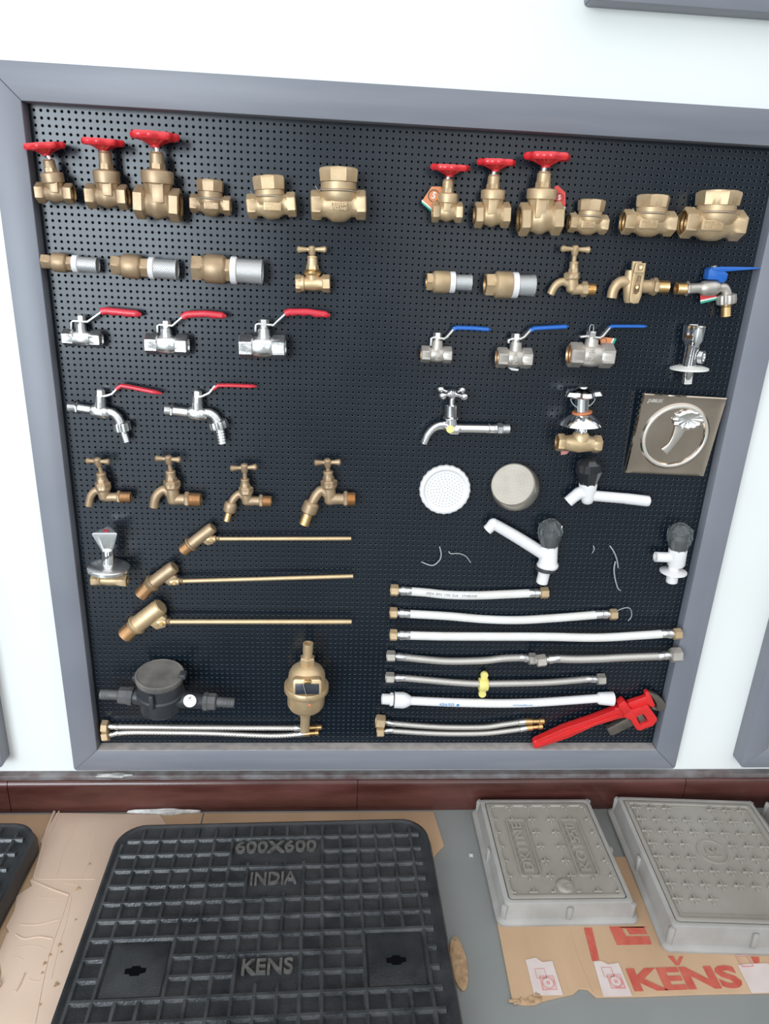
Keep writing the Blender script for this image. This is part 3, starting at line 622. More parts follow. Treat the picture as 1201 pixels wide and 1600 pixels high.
b.lathe(k(705.5,631.5),k(706.6,608.5),[(0,4.4*u),(.35,4.6*u),(.45,7*u,8),(.8,8.5*u,8),(.95,8*u),(1,6*u)],32)
for sx_,sy_ in ((-1,1),(1,1),(-1,-1),(1,-1)):
    e=o+V((sx_*16.5*u,-sy_*12*u,(-.0012 if sy_>0 else .0045))); mid=o+(e-o)*.5
    b.tube([o,mid,e],[3.6*u,2.7*u,3.4*u],n=12); b.sphere(e,5.3*u,(1.15,1.05,1),20)
it.add(b,'cross_handle',chrome)
b=MB(); b.lathe(k(703.3,670.5,8.9*u),k(703.3,670.5,9.6*u),[(0,6.3*u),(1,5.6*u)],24,ref=(1,0,0)); it.add(b,'round_sticker',yellow)

# ------------------------------------------------------------------ concealed valves
it=Item('concealed_valve','brass stop valve with clear-shining chrome bell and star handle left of the drain plate','valve',904,692,.0345); k=it.k;u=it.u
b=MB(); H=13*u
b.lathe(k(870,691),k(937.3,694),[(0,H*.8),(0,H,6),(.02,H*1.06,6),(.14,H*1.06,6),(.17,H*.84),(.3,H*.95),(.5,H*1.12),(.7,H*.97),(.82,H*.86),(.85,H*1.06,6),(.98,H*1.06,6),(1,H,6),(1,H*.8)],48,cap0=False,cap1=False)
b.lathe(k(906,688),k(907.5,675),[(0,14*u),(.6,13.5*u),(1,10*u)],32); bd=it.add(b,'body',brass_y)
for p,q in (((870.2,691),(880,691)),((937.1,694),(928,694))): b=MB(); b.lathe(k(*p),k(*q),[(0,H*.8),(.3,H*.72),(.6,H*.78),(1,H*.6)],32,cap0=False); it.add(b,'threaded_bore',bore_m,bd)
b=MB(); b.lathe(k(907.5,678),k(909.5,620),[(0,10*u,8),(.1,10*u,8),(.12,8.8*u),(.6,8.8*u),(.62,10.5*u),(1,10.5*u)],48); it.add(b,'barrel',chrome)
b=MB(); b.lathe(k(909,646),k(907.5,663),[(0,14*u),(.25,20*u),(.7,29*u),(1,32*u),(1,30.5*u),(.7,27.5*u),(.25,18.5*u),(.1,12*u)],48,cap0=False,cap1=False); it.add(b,'bell_flange',chrome)
b=MB(); b.lathe(k(909,645.4),k(909,642.8),[(0,15*u),(1,15*u)],32); it.add(b,'gasket_ring',copper,label='orange gasket ring')
b=MB(); b.lathe(k(909.6,622),k(911,604),[(0,14*u,(5,.02)),(.12,22*u,(5,.12)),(.30,26*u,(5,.16)),(.62,23*u,(5,.13)),(.85,10*u,(5,.04)),(.9,7*u),(1,6.5*u)],60); it.add(b,'star_handle',chrome)
pts=[]
for i in range(11):
    t=PI*i/10; pts.append(k(909,618)+V((-math.cos(t)*19*u,-.006,-math.sin(t)*18*u)))
b=MB(); b.tube(pts,.0009,n=8,sub=2); it.add(b,'plastic_strap',tie)
b=MB(); q=[k(876,703.5,-.01),k(889,705,-.01),(k(885,709.5,-.01)),k(876,711,-.01)]; o=q[0]; b.prism([((p-o).x,(p-o).z) for p in q],o,(1,0,0),(0,0,1),.0006,0); it.add(b,'price_tag',cpink)

it=Item('concealed_valve','chrome-topped stop valve with white triangular handle near the lower left frame','valve',171,907,.037); k=it.k;u=it.u
b=MB(); H=9*u
b.lathe(k(143.3,906),k(198.7,907.5),[(0,H*.8),(0,H,6),(.02,H*1.06,6),(.16,H*1.06,6),(.2,H*.85),(.24,H*1),(.28,H*.8),(.5,H*.95),(.68,H*.85),(.75,H*1.08,6),(.98,H*1.18,6),(1,H*1.1,6),(1,H*.85)],48,cap0=False,cap1=False)
b.lathe(k(170,905),k(170,889),[(0,7*u),(1,9*u)],24); bd=it.add(b,'body',brass)
for p,q in (((143.5,906),(152,906)),((198.5,907.5),(190,907))): b=MB(); b.lathe(k(*p),k(*q),[(0,H*.8),(.3,H*.72),(.6,H*.78),(1,H*.6)],32,cap0=False); it.add(b,'threaded_bore',bore_m,bd)
b=MB(); b.lathe(k(169.8,890),k(169.6,880),[(0,20*u),(0,31*u),(.05,32*u),(.45,32*u),(.6,30.5*u),(.9,18*u),(1,10*u)],48); it.add(b,'flange',chrome_s)
b=MB(); b.lathe(k(169.4,884),k(168.7,857),[(0,9.8*u),(.9,9.6*u),(1,8*u)],32); it.add(b,'barrel',chrome)
b=MB(); b.lathe(k(168.3,859),k(165.5,829),[(0,9.2*u,0),(.12,11*u,3),(.9,21*u,3),(.97,21.2*u,3),(1,19.5*u,3),(1,17*u,3),(1.0,8*u,3)],72,ref=(.08,-1,0)); h=it.add(b,'handle',chrome_s)
b=MB(); b.lathe(k(165.5,829)+V((0,0,-.0002)),k(165.5,829)+V((0,0,.0006)),[(0,4.5*u),(1,4*u)],24); it.add(b,'red_marker',redv,h,'red hot-water spot')

# ------------------------------------------------------------------ drain plate
it=Item('drain_plate','square polished steel drain plate with a round raised rim','drain plate',1049,682,.005); k=it.k;u=it.u
b=MB(); cs=[k(1001.5,612.8),k(1130.2,620),k(1095,745.6),k(972.5,740)]; o=sum(cs,V())/4
W=.146; sq=[(-W/2,W/2),(W/2,W/2),(W/2,-W/2),(-W/2,-W/2)]
n=48; Rr=.0545; cpt=o+V((0,0,.0015)); a0=math.radians(-1.2); tl=.112
vs=[];fs=[]
def sqp(th,w):
    c,s=math.cos(th),math.sin(th); m_=max(abs(c),abs(s)); return c/m_*w,s/m_*w
TL=M.Translation(cpt+V((0,-.0085,0)))@M.Rotation(tl,4,'X'); rings=[('s',W/2,.005),('s',W/2,-.001),('s',W/2-.0015,-.003),('s',W/2-.010,-.0012),('c',Rr+.006,-.0012),('c',Rr+.004,-.0030),('c',Rr+.0015,-.0050),('c',Rr-.0010,-.0046),('c',Rr-.0030,-.0018),('c',Rr-.004,.000),('c',Rr*.8,.0004),('c',Rr*.45,.0006),('c',.002,.0007)]
for kind,r,y in rings:
    for i in range(96):
        th=2*PI*i/96+PI/4
        x,z=sqp(th,r) if kind=='s' else (r*math.cos(th),r*math.sin(th))
        w_=.0008*math.sin(x*45+1)*math.cos(z*38) if kind=='c' and r<Rr*.9 else 0
        vs.append(TL@V((x*math.cos(a0)-z*math.sin(a0),y+w_,x*math.sin(a0)+z*math.cos(a0))))
for j in range(len(rings)-1):
    for i in range(96): i2=(i+1)%96; fs.append((j*96+i,j*96+i2,(j+1)*96+i2,(j+1)*96+i))
fs.append(tuple((len(rings)-1)*96+i for i in range(96)))
b.add(vs,fs); plate=it.add(b,'plate',steel,ang=30)
b=MB(); b.lathe(TL@V((0,-.0036,0)),TL@V((0,-.0054,0)),[(0,Rr+.0034),(.5,Rr+.0028),(1,Rr+.0012),(1,Rr-.0008),(.3,Rr-.0024)],72,ref=(1,0,0),cap0=False,cap1=False); it.add(b,'rim',mat('satin_rim',(.72,.68,.60),.33,.5))
b=MB(); 
# fluted relief added in place of the reflection inside the opening
cc=V((.017,-.0012,.031)); n=48;vs=[];fs=[]
for j,(r,y) in enumerate([(.0265,.001),(.0255,-.0026),(.020,-.0050),(.013,-.0018),(.003,.0002)]):
    for i in range(n):
        th=2*PI*i/n; rr=r*(1+(.05*math.cos(12*th) if j in(1,2,3) else 0)); vs.append(TL@(cc+V((rr*math.cos(th)*1.05,y-(.0010*math.cos(12*th) if j in(2,3) else 0),rr*math.sin(th)*.68))))
for j in range(4):
    for i in range(n): i2=(i+1)%n; fs.append((j*n+i,j*n+i2,(j+1)*n+i2,(j+1)*n+i))
fs.append(tuple(4*n+i for i in range(n))); b.add(vs,fs); it.add(b,'reflection_cup',steel_b)
b=MB(); b.tube([TL@(cc+V(q_)) for q_ in ((-.010,.0,-.014),(-.014,.0,-.032),(-.020,.0,-.048),(-.029,.0,-.060))],[.0115,.0075,.0060,.0085],n=16,flat=.25); it.add(b,'reflection_stem',nickel)  # curved relief, also standing in for that reflection
b=text('JUBILEE',TL@M.Translation((-.049,-.0014,.0625))@M.Rotation(PI/2,4,'X'),size=.0085,depth=.0003,bold=.0002,font_shear=.2,w=.027); it.add(b,'engraved_lettering',steel_b,plate)

# ------------------------------------------------------------------ shower roses
it=Item('shower_rose','round white plastic shower rose with a scalloped rim','shower rose',694.6,764,.010); k=it.k;u=it.u
o=k(694.6,764.5); b=MB()
b.lathe(o+V((0,.009,0)),o+V((0,-.009,0)),[(0,30*u),(.1,37*u,(24,.01)),(.5,39.8*u,(24,.015)),(.85,39*u,(24,.01)),(.97,37*u),(1,34.5*u),(.93,32.5*u),(.80,31*u),(.80,10*u),(.8,.001)],96,ref=(1,0,0)); it.add(b,'rim',white)
b=MB()
for rr in (4.5,9,13.5,18,22.5,27):
    nn=int(rr*1.15)+1
    for i in range(nn):
        th=2*PI*(i+rr*.13)/nn; c0=o+V((math.cos(th)*rr*u,-.0054,math.sin(th)*rr*u)); b.lathe(c0,c0+V((0,-.0004,0)),[(0,.0007),(1,.0006)],8,ref=(1,0,0))
it.add(b,'nozzle_holes',greyp)['kind']='stuff'
it=Item('shower_rose','round beige steel shower rose tilted to the left','shower rose',804,758,.020); k=it.k;u=it.u
b=MB(); a=k(806.5,764.5,-.012); c=k(800.5,756.5,.012)
b.lathe(a,c,[(0,30*u),(.1,36*u),(.35,37*u),(.9,34.5*u),(.98,33.6*u),(1,33*u),(.96,32*u),(.93,20*u),(.93,.001)],64,ref=(1,0,0)); ax=(c-a).normalized()
sh=it.add(b,'shell',mat('satin_beige_steel',(.52,.48,.41),.34,.75,(.46,.42,.36),40))
ux=V((1,0,0)); ux=(ux-ax*ux.dot(ax)).normalized(); uz=ux.cross(ax)
b=MB()
for rr in (5,10,15,20,25,29):
    nn=int(rr*1.1)+1
    for i in range(nn):
        th=2*PI*(i+rr*.17)/nn; c0=a+(c-a)*.93+(ux*math.cos(th)+uz*math.sin(th))*rr*u; b.lathe(c0-ax*.0002,c0+ax*.0006,[(0,.0007),(1,.0005)],8,ref=(1,0,0))
it.add(b,'nozzles',whitec)['kind']='stuff'

# ------------------------------------------------------------------ white plastic taps
def crystal(it,a,c,r,m):
    b=MB(); b.lathe(a,c,[(0,r*.62,8),(.06,r*.70,8),(.55,r*1.02,-8),(.80,r*.92,8),(.95,r*.55,8),(1,r*.35,8)],32); kn=it.add(b,'crystal_knob',m,ang=12)
    b=MB(); ax=c-a; b.lathe(a+ax*.02,a+ax*.55,[(0,r*.45),(.8,r*.36),(1,r*.2)],24); it.add(b,'knob_core',greyp,kn)
GW='white plastic fittings with crystal knobs'
it=Item('bib_tap','white plastic tap with black crystal knob and long straight inlet pipe','tap',917.5,772,.020); k=it.k;u=it.u
b=MB(); b.lathe(k(917.2,787),k(918.5,754.5),[(0,5*u),(.08,8.5*u),(.25,10*u),(.55,11.8*u),(.85,13.6*u),(1,14*u)],32)
b.tube([k(916,771),k(906,770),k(897,776),k(886.8,784.5)],[10*u,9.6*u,8.8*u,8.6*u],n=24,open_end=.75)
b.tube([k(918,773.5),k(929,774.8),k(978,779)],[9*u,8.3*u,8.2*u],n=24); it.add(b,'body',white)
b=MB(); b.tube([k(977.5,779),k(1009,782.8),k(1013,783.2),k(1015.5,783.4)],[8.5*u,8.5*u,7.4*u,4*u],n=24,sub=3); it.add(b,'pipe_cap',white)
crystal(it,k(918.6,757),k(921.2,714.5,.004),20.5*u,darkk)
it=Item('pillar_tap','white plastic pillar tap with smoky crystal knob and long slanting spout','tap',853,868,.0205); k=it.k;u=it.u
b=MB(); b.lathe(k(855,885.5),k(857.5,852),[(0,16*u),(.1,16.8*u),(.25,14.2*u),(1,13.6*u)],32); it.add(b,'body',white)
b=MB(); b.tube([k(850,866),k(839,859),k(805,838),k(773,819.5)],[10*u,9.6*u,9.2*u,8.4*u],n=24,sub=3); b.sphere(k(770.5,818.5),8.6*u); b.tube([k(770.5,818),k(765.5,824),k(760.8,828.5)],[8.5*u,8*u,7.8*u],n=24,sub=3,open_end=.75); it.add(b,'spout',white)
b=MB(); b.lathe(k(852,891.5),k(853,884.5),[(0,13*u),(.3,16.4*u),(1,16.4*u)],32); it.add(b,'rubber_washer',blackp,label='black rubber washer')
b=MB(); b.lathe(k(846,911),k(851,890),[(0,8*u),(.05,9*u),(.5,9*u),(.52,8.4*u),(.55,9*u),(1,9.3*u)],32); it.add(b,'shank',white)
crystal(it,k(857.5,855),k(861,812.5,.004),19.5*u,smoke)
it=Item('angle_valve','white plastic angle valve with smoky crystal knob near the right frame','valve',1056,872,.020); k=it.k;u=it.u
b=MB(); b.lathe(k(1055.6,884),k(1059,857),[(0,11*u),(.1,13*u),(1,13.6*u)],32)
b.tube([k(1056,870.5),k(1042,870.6),k(1023.5,870)],[8*u,7.8*u,7.8*u],n=24,sub=3,open_end=.75)
b.lathe(k(1051.5,893),k(1053,882),[(0,8*u),(1,8*u)],24); it.add(b,'body',white)
b=MB(); b.lathe(k(1050.8,896),k(1052,889.5),[(0,16*u),(.3,20*u),(.6,20*u),(1,9*u)],32); it.add(b,'escutcheon',white)
b=MB(); a,c=k(1051,894),k(1048.8,910); b.lathe(a,c,thread(a,c,8.8*u,6)+[(1,6*u),(.7,6*u)],24); it.add(b,'inlet_thread',white)
crystal(it,k(1059,860),k(1064,819,.004),19.5*u,smoke)

# ------------------------------------------------------------------ float valves
def floatv(label,e,t1,fl,top,rt,rf,rb,rod0,rod1,rr,m,m2):
    it=Item('float_valve',label,'valve',fl[0],fl[1],max(rf,rb)*.00118+.0015,'float valves with long brass rods');k=it.k;u=it.u
    b=MB(); a,c=k(*e),k(*t1); b.lathe(a,c,[(.5,rt*.6*u),(0,rt*.68*u)]+thread(a,c,rt*u,9),32,cap0=False); it.add(b,'inlet_thread',m2)
    b=MB(); F0=k(*fl); T=k(*top); ax=(T-F0).normalized(); c=k(*t1)
    b.lathe(c-ax*.001,T,[(0,rt*u*.95),(.04,rt*u*1.05)]+[((F0-c).length/(T-c).length-.04,rf*u*.95),((F0-c).length/(T-c).length-.02,rf*u),((F0-c).length/(T-c).length+.02,rf*u),((F0-c).length/(T-c).length+.04,rb*u),(.88,rb*u),(.9,rb*u*.96),(.97,rb*u*.95),(1,rb*u*.8)],40)
    body=it.add(b,'body',m)
    b=MB(); mid=F0+(T-F0)*.5; side=V((-ax.z,0,ax.x)); side=side if side.z<0 else -side
    b.prism([(-.35*rb*u*2.2,0),(.5*rb*u*2.2,0),(.62*rb*u*2.2,rb*u*1.1),(.25*rb*u*2.2,rb*u*1.9),(-.2*rb*u*2.2,rb*u*1.5)],mid+side*rb*u*.3,ax,side,rb*u*.8,.001,w=V((0,1,0)))
    it.add(b,'lever_bracket',m,body)
    b=MB(); p0,p1=k(*rod0),k(*rod1); dd=(p1-p0).normalized()
    b.tube([p0-dd*.012,p0-dd*.004,p0+dd*.010,p0+dd*.014,p1-dd*.012,p1-dd*.011,p1-dd*.0005,p1],[rr*1.7*u,rr*1.9*u,rr*1.5*u,rr*u,rr*u,rr*.86*u,rr*.86*u,rr*.6*u],n=12,sub=2); it.add(b,'float_rod',brass_y)
    b=MB(); q=p0-dd*.004; b.cyl(q+V((0,rb*u*.7,0)),q-V((0,rb*u*.7,0)),rr*.9*u,12); it.add(b,'pivot_pin',brass_b,body)
    return it
floatv('smallest float valve, uppermost of the three with long brass rods',(285.3,861),(296.5,852),(299,850),(333,823.5),9.2,12.2,9.4,(334,842),(547.3,841.5),3.2,brass_l,brass_c)
floatv('middle-sized float valve with long brass rod between the other two',(219,929.5),(233,915),(239,909.5),(273,885),11,14,10.8,(277,908.3),(546.6,900.5),3.4,brass_l,brass_c)
floatv('largest float valve, lowest of the three with long brass rods',(195,993),(208,980.5),(213.5,975),(252,946.5),12.8,16.5,14,(257,971.5),(543,971.5),3.9,brass_y,brass_c)

# ------------------------------------------------------------------ black water meter
it=Item('water_meter','black plastic water meter with dusty lid and round white tag','water meter',246,1088,.047); k=it.k;u=it.u
Rm=36*u
zt=k(249.5,1054.5); up=V((.045,-.10,1)).normalized()
hgt=.078; bot=zt-up*hgt
b=MB(); b.lathe(bot,zt,[(-.10,Rm*.45),(0,Rm*.80),(.06,Rm*.9),(.42,Rm*.92),(.46,Rm*1.03),(.52,Rm*1.03),(.56,Rm*.97),(.88,Rm*.97),(.9,Rm*1.0)],48); body=it.add(b,'body',blackp)
b=MB(); b.lathe(zt-up*hgt*.12,zt+up*.004,[(0,Rm*1.0),(.3,Rm*1.04),(.85,Rm*1.04),(1,Rm*.99),(1.0,Rm*.96),(.93,Rm*.94)],48); it.add(b,'lid',dusty)
for c_,s_,n_ in ((zt+V((Rm*1.02,-.003,.002)),(.012,.018,.010),'lid_hinge'),(zt+V((-Rm*.15,-Rm*1.0,-.030)),(.008,.010,.030),'lid_latch'),(zt+V((-Rm*1.03,-.005,-.002)),(.008,.014,.010),'side_lug')): b=MB(); b.box(c_,s_,bev=.002); it.add(b,n_,blackp)
c0=k(246,1090)
b=MB(); b.tube([k(206,1088),c0,k(320,1096)],[11*u,15*u,11*u],n=24,sub=4); it.add(b,'pipe_arm',blackp)
for (n0,n1,t1) in (((208,1088),(185,1086),(157,1085)),((318,1096),(338.5,1096.5),(366,1098.5))):
    b=MB(); b.lathe(k(*n0),k(*n1),[(0,14.5*u,8),(.3,15*u,8),(.35,13.6*u,8),(.92,13.4*u,8),(1,10*u)],48); un=it.add(b,'coupling_nut',greyp)
    b=MB(); a,c=k(*n1),k(*t1); b.lathe(a,c,[(0,7.6*u),(.45,7.6*u)]+[(.45+.55*(i+.5)/7,(8.2 if i%2 else 7.4)*u) for i in range(7)]+[(1,7.6*u),(1,5.5*u),(.8,5.3*u)],32); it.add(b,'threaded_tail',greyp,un)
b=MB(); tc_=k(300,1089); b.cyl(tc_+V((-.002,-.014,-.004)),tc_+V((.004,-.017,.010)),5*u,24); it.add(b,'adjuster_screw',blackp)
b=MB(); tq=k(296.5,1095,.024); b.lathe(tq,tq+V((0,-.0008,.0003)),[(0,10*u),(1,10*u)],32,ref=(1,0,0)); tgo=it.add(b,'round_tag',tagw)
b=MB(); tq=tq+V((0,-.001,0)); b.prism([(-.002,.006),(.004,.010),(.002,.004)],tq+V((-.001,0,0)),(1,0,0),(0,0,1),.0003,0); b.box(tq+V((0,0,.001)),(.010,.0003,.0005),bev=0); b.box(tq+V((0,0,-.003)),(.008,.0003,.0004),bev=0); it.add(b,'tag_print',ink,tgo)

# ------------------------------------------------------------------ brass meter
it=Item('brass_meter','upright brass meter with black register window and pipe stubs at both ends','water meter',478,1080,.043); k=it.k;u=it.u
T0=k(481.2,1005); B0=k(476,1142); ln=(B0-T0).length
def fr(y): return (k(478,y)-k(478,1005)).z/(k(478,1142)-k(478,1005)).z
b=MB(); b.lathe(T0,B0,[(fr(1037),11*u),(fr(1040),17*u),(fr(1045),24*u),(fr(1052),28*u),(fr(1068),29.5*u),(fr(1068.3),33.6*u),(fr(1069.5),34.6*u),(fr(1077),34.6*u),(fr(1078.2),33.6*u),(fr(1080),29.4*u),(fr(1098),29*u),(fr(1103),26.0*u),(fr(1107),20*u),(fr(1110),11*u),(fr(1115),9*u),(fr(1122),7.6*u),(1,7.2*u),(1,5*u),(.97,4.8*u)],56); body=it.add(b,'body',brass_y)
b=MB(); b.lathe(T0,B0,[(.03,5.2*u),(0,5.4*u),(0,7.8*u),(fr(1018),7.9*u),(fr(1020),7.4*u),(fr(1036),7.2*u)],32,cap0=True); it.add(b,'inlet_pipe',brass)
b=MB(); b.lathe(T0,B0,[(fr(1026),10*u,-6),(fr(1027.5),12*u,-6),(fr(1037),12*u,-6),(fr(1041),9*u)],48); it.add(b,'union_nut',brass)
wc=k(480,1071,27*u)
b=MB(); b.prism([(-.0265,-.0150),(.0265,-.0150),(.0265,.012),(.022,.016),(-.022,.016),(-.0265,.012)],wc,(1,0,0),(0,.12,1),.016,.002); wd=it.add(b,'window_frame',brass_y)
b=MB(); b.lathe(wc+V((0,.020,-.0125)),wc+V((0,.022,.0105)),[(0,.0305),(1,.0305)],64); 
b=MB(); b.prism([(-.0215,-.011),(.0215,-.011),(.0215,.0095),(-.0215,.0095)],wc+V((0,-.0072,-.001)),(1,0,0),(0,.12,1),.006,.001); it.add(b,'register_window',mat('dark_register',(.03,.034,.045),.25,0,spec=.6),wd)
b=MB(); b.box(wc+V((.001,-.008,.0135)),(.012,.006,.006),bev=.001); it.add(b,'window_hinge',brass_b,wd)
b=MB(); p0=wc+V((-.008,-.012,.014)); b.tube([p0,p0+V((.004,-.003,-.014)),p0+V((.009,-.003,-.034)),p0+V((.012,-.001,-.046))],.0006,n=6); it.add(b,'seal_wire',wire)
b=MB(); b.sphere(p0+V((.013,-.001,-.048)),.0028,(1.2,.6,1)); it.add(b,'seal_bead',copper)

# ------------------------------------------------------------------ hoses
def hexnut(it,a,c,r,m,parent=None,open0=True):
    b=MB(); b.lathe(a,c,[(.55,r*.62),(0,r*.70),(0,r*.93,6),(.06,r*1.02,6),(.9,r*1.02,6),(1,r*.8,6)],48,ref=(0,-1,.25)); return it.add(b,'end_nut',m,parent)
def hose(label,pts,r,m,n0,n1,mn,group,c0=None,c1=None,d=.011,tip=None,name='flexible_hose',ferr=chrome_s):
    # n0,n1: ((x,y),(x,y),r) outward end first ; tip same
    it=Item(name,label,'hose',pts[len(pts)//2][0],pts[len(pts)//2][1],d,group);k=it.k;u=it.u
    b=MB(); b.tube([k(*p) for p in pts],r*u,n=20,sub=8); hs=it.add(b,'hose_line',m)
    for e,i in ((n0,0),(n1,-1)):
        if not e: continue
        hexnut(it,k(*e[0]),k(*e[1]),e[2]*u,mn)
        b=MB(); a=k(*e[1]); c=k(*pts[i]); dd=(c-a).normalized(); b.lathe(a-dd*.002,c+dd*.008,[(0,r*.8*u),(.2,r*.8*u),(.22,r*1.12*u),(.5,r*1.12*u),(.52,r*1.02*u),(.9,r*1.08*u),(1,r*.9*u)],24); it.add(b,'ferrule',ferr)
    if tip:
        a=k(*tip[0]);c=k(*tip[1]); b=MB(); b.lathe(a,c,[(0,r*1.15*u),(.35,r*1.15*u),(.38,r*.8*u),(.7,r*.8*u),(.73,r*1.1*u),(.95,r*1.1*u),(1,r*.7*u)],20); it.add(b,'brass_tip',brass_b)
        b=MB(); c2=k(*pts[-1]); dd=(a-c2).normalized(); b.lathe(c2-dd*.008,a+dd*.002,[(0,r*.9*u),(.1,r*1.15*u),(.9,r*1.15*u),(1,r*.9*u)],20); it.add(b,'ferrule',ferr)
    return it
HW='white flexible hoses with brass nuts'; HB='braided steel hoses'
h1=hose('shortest and topmost white hose with faint grey print and brass nuts',[(637,923.7),(665,925.8),(700,929.4),(745,930.3),(790,928.6),(831.4,926.7)],6.6,pvc,((610,922),(622.5,922.6),9),((856,926),(843.5,926.4),9),brass,HW)
b=MB()
for i,(px,s_,w_) in enumerate([(690,'PEX EN 1S0 GA',.060),(732,'STABILINE',.028)]):
    a=h1.k(px,927 if i==0 else 929.3)+V((0,-6.7*h1.u,.001)); q=text(s_,front(a,.07 if i==0 else 0),size=.006,depth=.0002,w=w_); b.add(q.v,q.f)
h1.add(b,'faint_print',ink,h1.root.children[0])
h2=hose('sagging white hose, second from the top, with a loose tie at its right nut',[(635,959),(700,962.7),(754,967.3),(810,968.8),(872.4,965.3),(935,960.3)],6.4,pvc,((609,957.5),(620.5,957.8),8.8),((963,960),(951.7,960),8.8),brass,HW)
b=MB(); b.tube([h2.k(962,955),h2.k(975,950,.004),h2.k(984,951,.006),(h2.k(986.5,962,.004)),h2.k(981,970,.003)],.0009,n=8); h2.add(b,'loose_tie',tie)
hose('longest white hose, its right brass nut lying over the frame edge',[(635,992.8),(690,994.2),(750,994.6),(853,995),(933,996.3),(1000,992.8),(1037.9,990.3)],6.4,pvc,((609,992),(620.5,992.3),8.8),((1063,990.5),(1051,990.5),9),brass,HW,d=.0335)
hose('short braided steel hose in the fourth row, left of the one with a big nut',[(628,1026.6),(660,1030),(700,1033),(754,1032),(786.5,1028.6),(816.8,1027.6)],5.7,braid,((604,1025),(617.5,1025.3),9),((836,1029.5),(825,1029.3),9.5),nickel,HB)
hose('thick braided steel hose ending in a big nut over the right frame',[(868,1029.2),(901,1030),(940,1029),(969,1027.5),(1031.8,1025.2)],6,braid,((838,1033),(853,1031),9.5),((1063,1022.8),(1046,1023.6),11.5),nickel,HB,d=.0345)
h5=hose('braided steel hose with a yellow plastic clip round its middle',[(627,1059),(678,1063.5),(715,1066.6),(754,1068.2),(829.8,1067),(872.4,1065),(920.7,1060.8)],5.2,braid,((602.5,1058.5),(616,1058.9),8.8),((944.5,1061),(931.6,1061.3),9),nickel,HB)
b=MB(); c=h5.k(754.7,1069); u=h5.u; b.lathe(c+V((-7*u,0,0)),c+V((7*u,0,0)),[(0,9.5*u),(.1,10.5*u),(.9,10.5*u),(1,9.5*u)],24); 
for s_ in (1,-1): b.lathe(c+V((0,.003,s_*17*u)),c+V((0,-.004,s_*17*u)),[(0,5.5*u),(.2,6*u),(.8,6*u),(1,5.5*u)],20,ref=(1,0,0)); b.box(c+V((0,0,s_*11*u)),(10*u,.006,9*u),bev=.001)
h5.add(b,'yellow_clip',yellow,h5.root.children[0])
h6=Item('flexible_hose','thick white hose with white plastic end fittings and small blue print','hose',780,1097,.0165,None); k=h6.k;u=h6.u
b=MB(); b.tube([k(*p) for p in [(634,1094.5),(680,1096.5),(721.5,1098),(780,1099),(829.8,1098),(872.4,1095.5),(940,1090.6)]],6.6*u,n=20,sub=8); hl=h6.add(b,'hose_line',white)
b=MB(); b.lathe(k(615.5,1093.5),k(641,1094.5),[(0,8*u),(.02,12.3*u,12),(.55,12.5*u,12),(.75,11*u),(1,7.5*u)],48); h6.add(b,'cap_nut',white)
b=MB(); a,c=k(596,1092),k(609,1092.7); b.lathe(a,c,[(.6,5.6*u),(0,5.8*u)]+thread(a,c,8.4*u,7),32,cap0=False); b.cyl(k(608.5,1092.7),k(614,1093),10.6*u,48,8); h6.add(b,'threaded_end',white)
b=MB(); b.lathe(k(933,1091),k(957,1091.8),[(0,7.5*u),(.08,9.5*u,12),(.4,10.3*u,12),(1,11.2*u,12),(1,8.5*u),(.7,8*u)],48); h6.add(b,'end_cap',white)
b=MB(); a=k(697,1097.3)+V((0,-6.75*u,.0005)); q=text('AQUA FLEX',front(a,.03),size=.009,depth=.0002,w=.030,bold=.0001); b.add(q.v,q.f); a=k(714,1098)+V((0,-6.75*u,.0005)); b.lathe(a,a+V((0,-.0003,0)),[(0,.003),(1,.003)],16,ref=(1,0,0)); q=text('www.aquaflex.com',front(k(815,1098)+V((0,-6.7*u,.0005)),0),size=.005,depth=.0002,w=.040); b.add(q.v,q.f)
h6.add(b,'blue_print',inkb,hl)
G7='paired thin braided tap hoses'
hose('upper thin braided hose of the pair beside the red wrench',[(612,1130.4),(655,1134),(700,1136.2),(754,1136),(786.5,1132),(815,1128)],4.1,braid,((587,1126.5),(601.5,1128),10.5),None,brass,G7,tip=((820,1127.4),(850.7,1126.6)))
hose('lower thin braided hose of the pair beside the red wrench',[(608,1141.5),(655,1144.6),(700,1146.2),(754,1145.7),(790,1142.2),(817,1138.4)],4.1,braid,((588.5,1142.5),(600,1142.3),9),None,brass,G7,tip=((822,1137.4),(848,1134.6)),d=.0105)
hose('upper thin braided hose under the two meters',[(180,1135.6),(240,1135.8),(306.7,1136.6),(390,1137.5),(465,1137.6)],4,braid,((159,1134.5),(169.5,1135),10),None,brass,G7,tip=((472,1137.6),(503,1136)),d=.0105)
hose('lower thin braided hose under the two meters',[(180,1146),(206.7,1144.2),(270,1144.6),(333,1145.8),(423,1149.5),(470,1147)],4,braid,((160.5,1149.5),(171,1148),9.5),None,brass,G7,tip=((476,1146.4),(498.5,1144.5)),d=.0105)

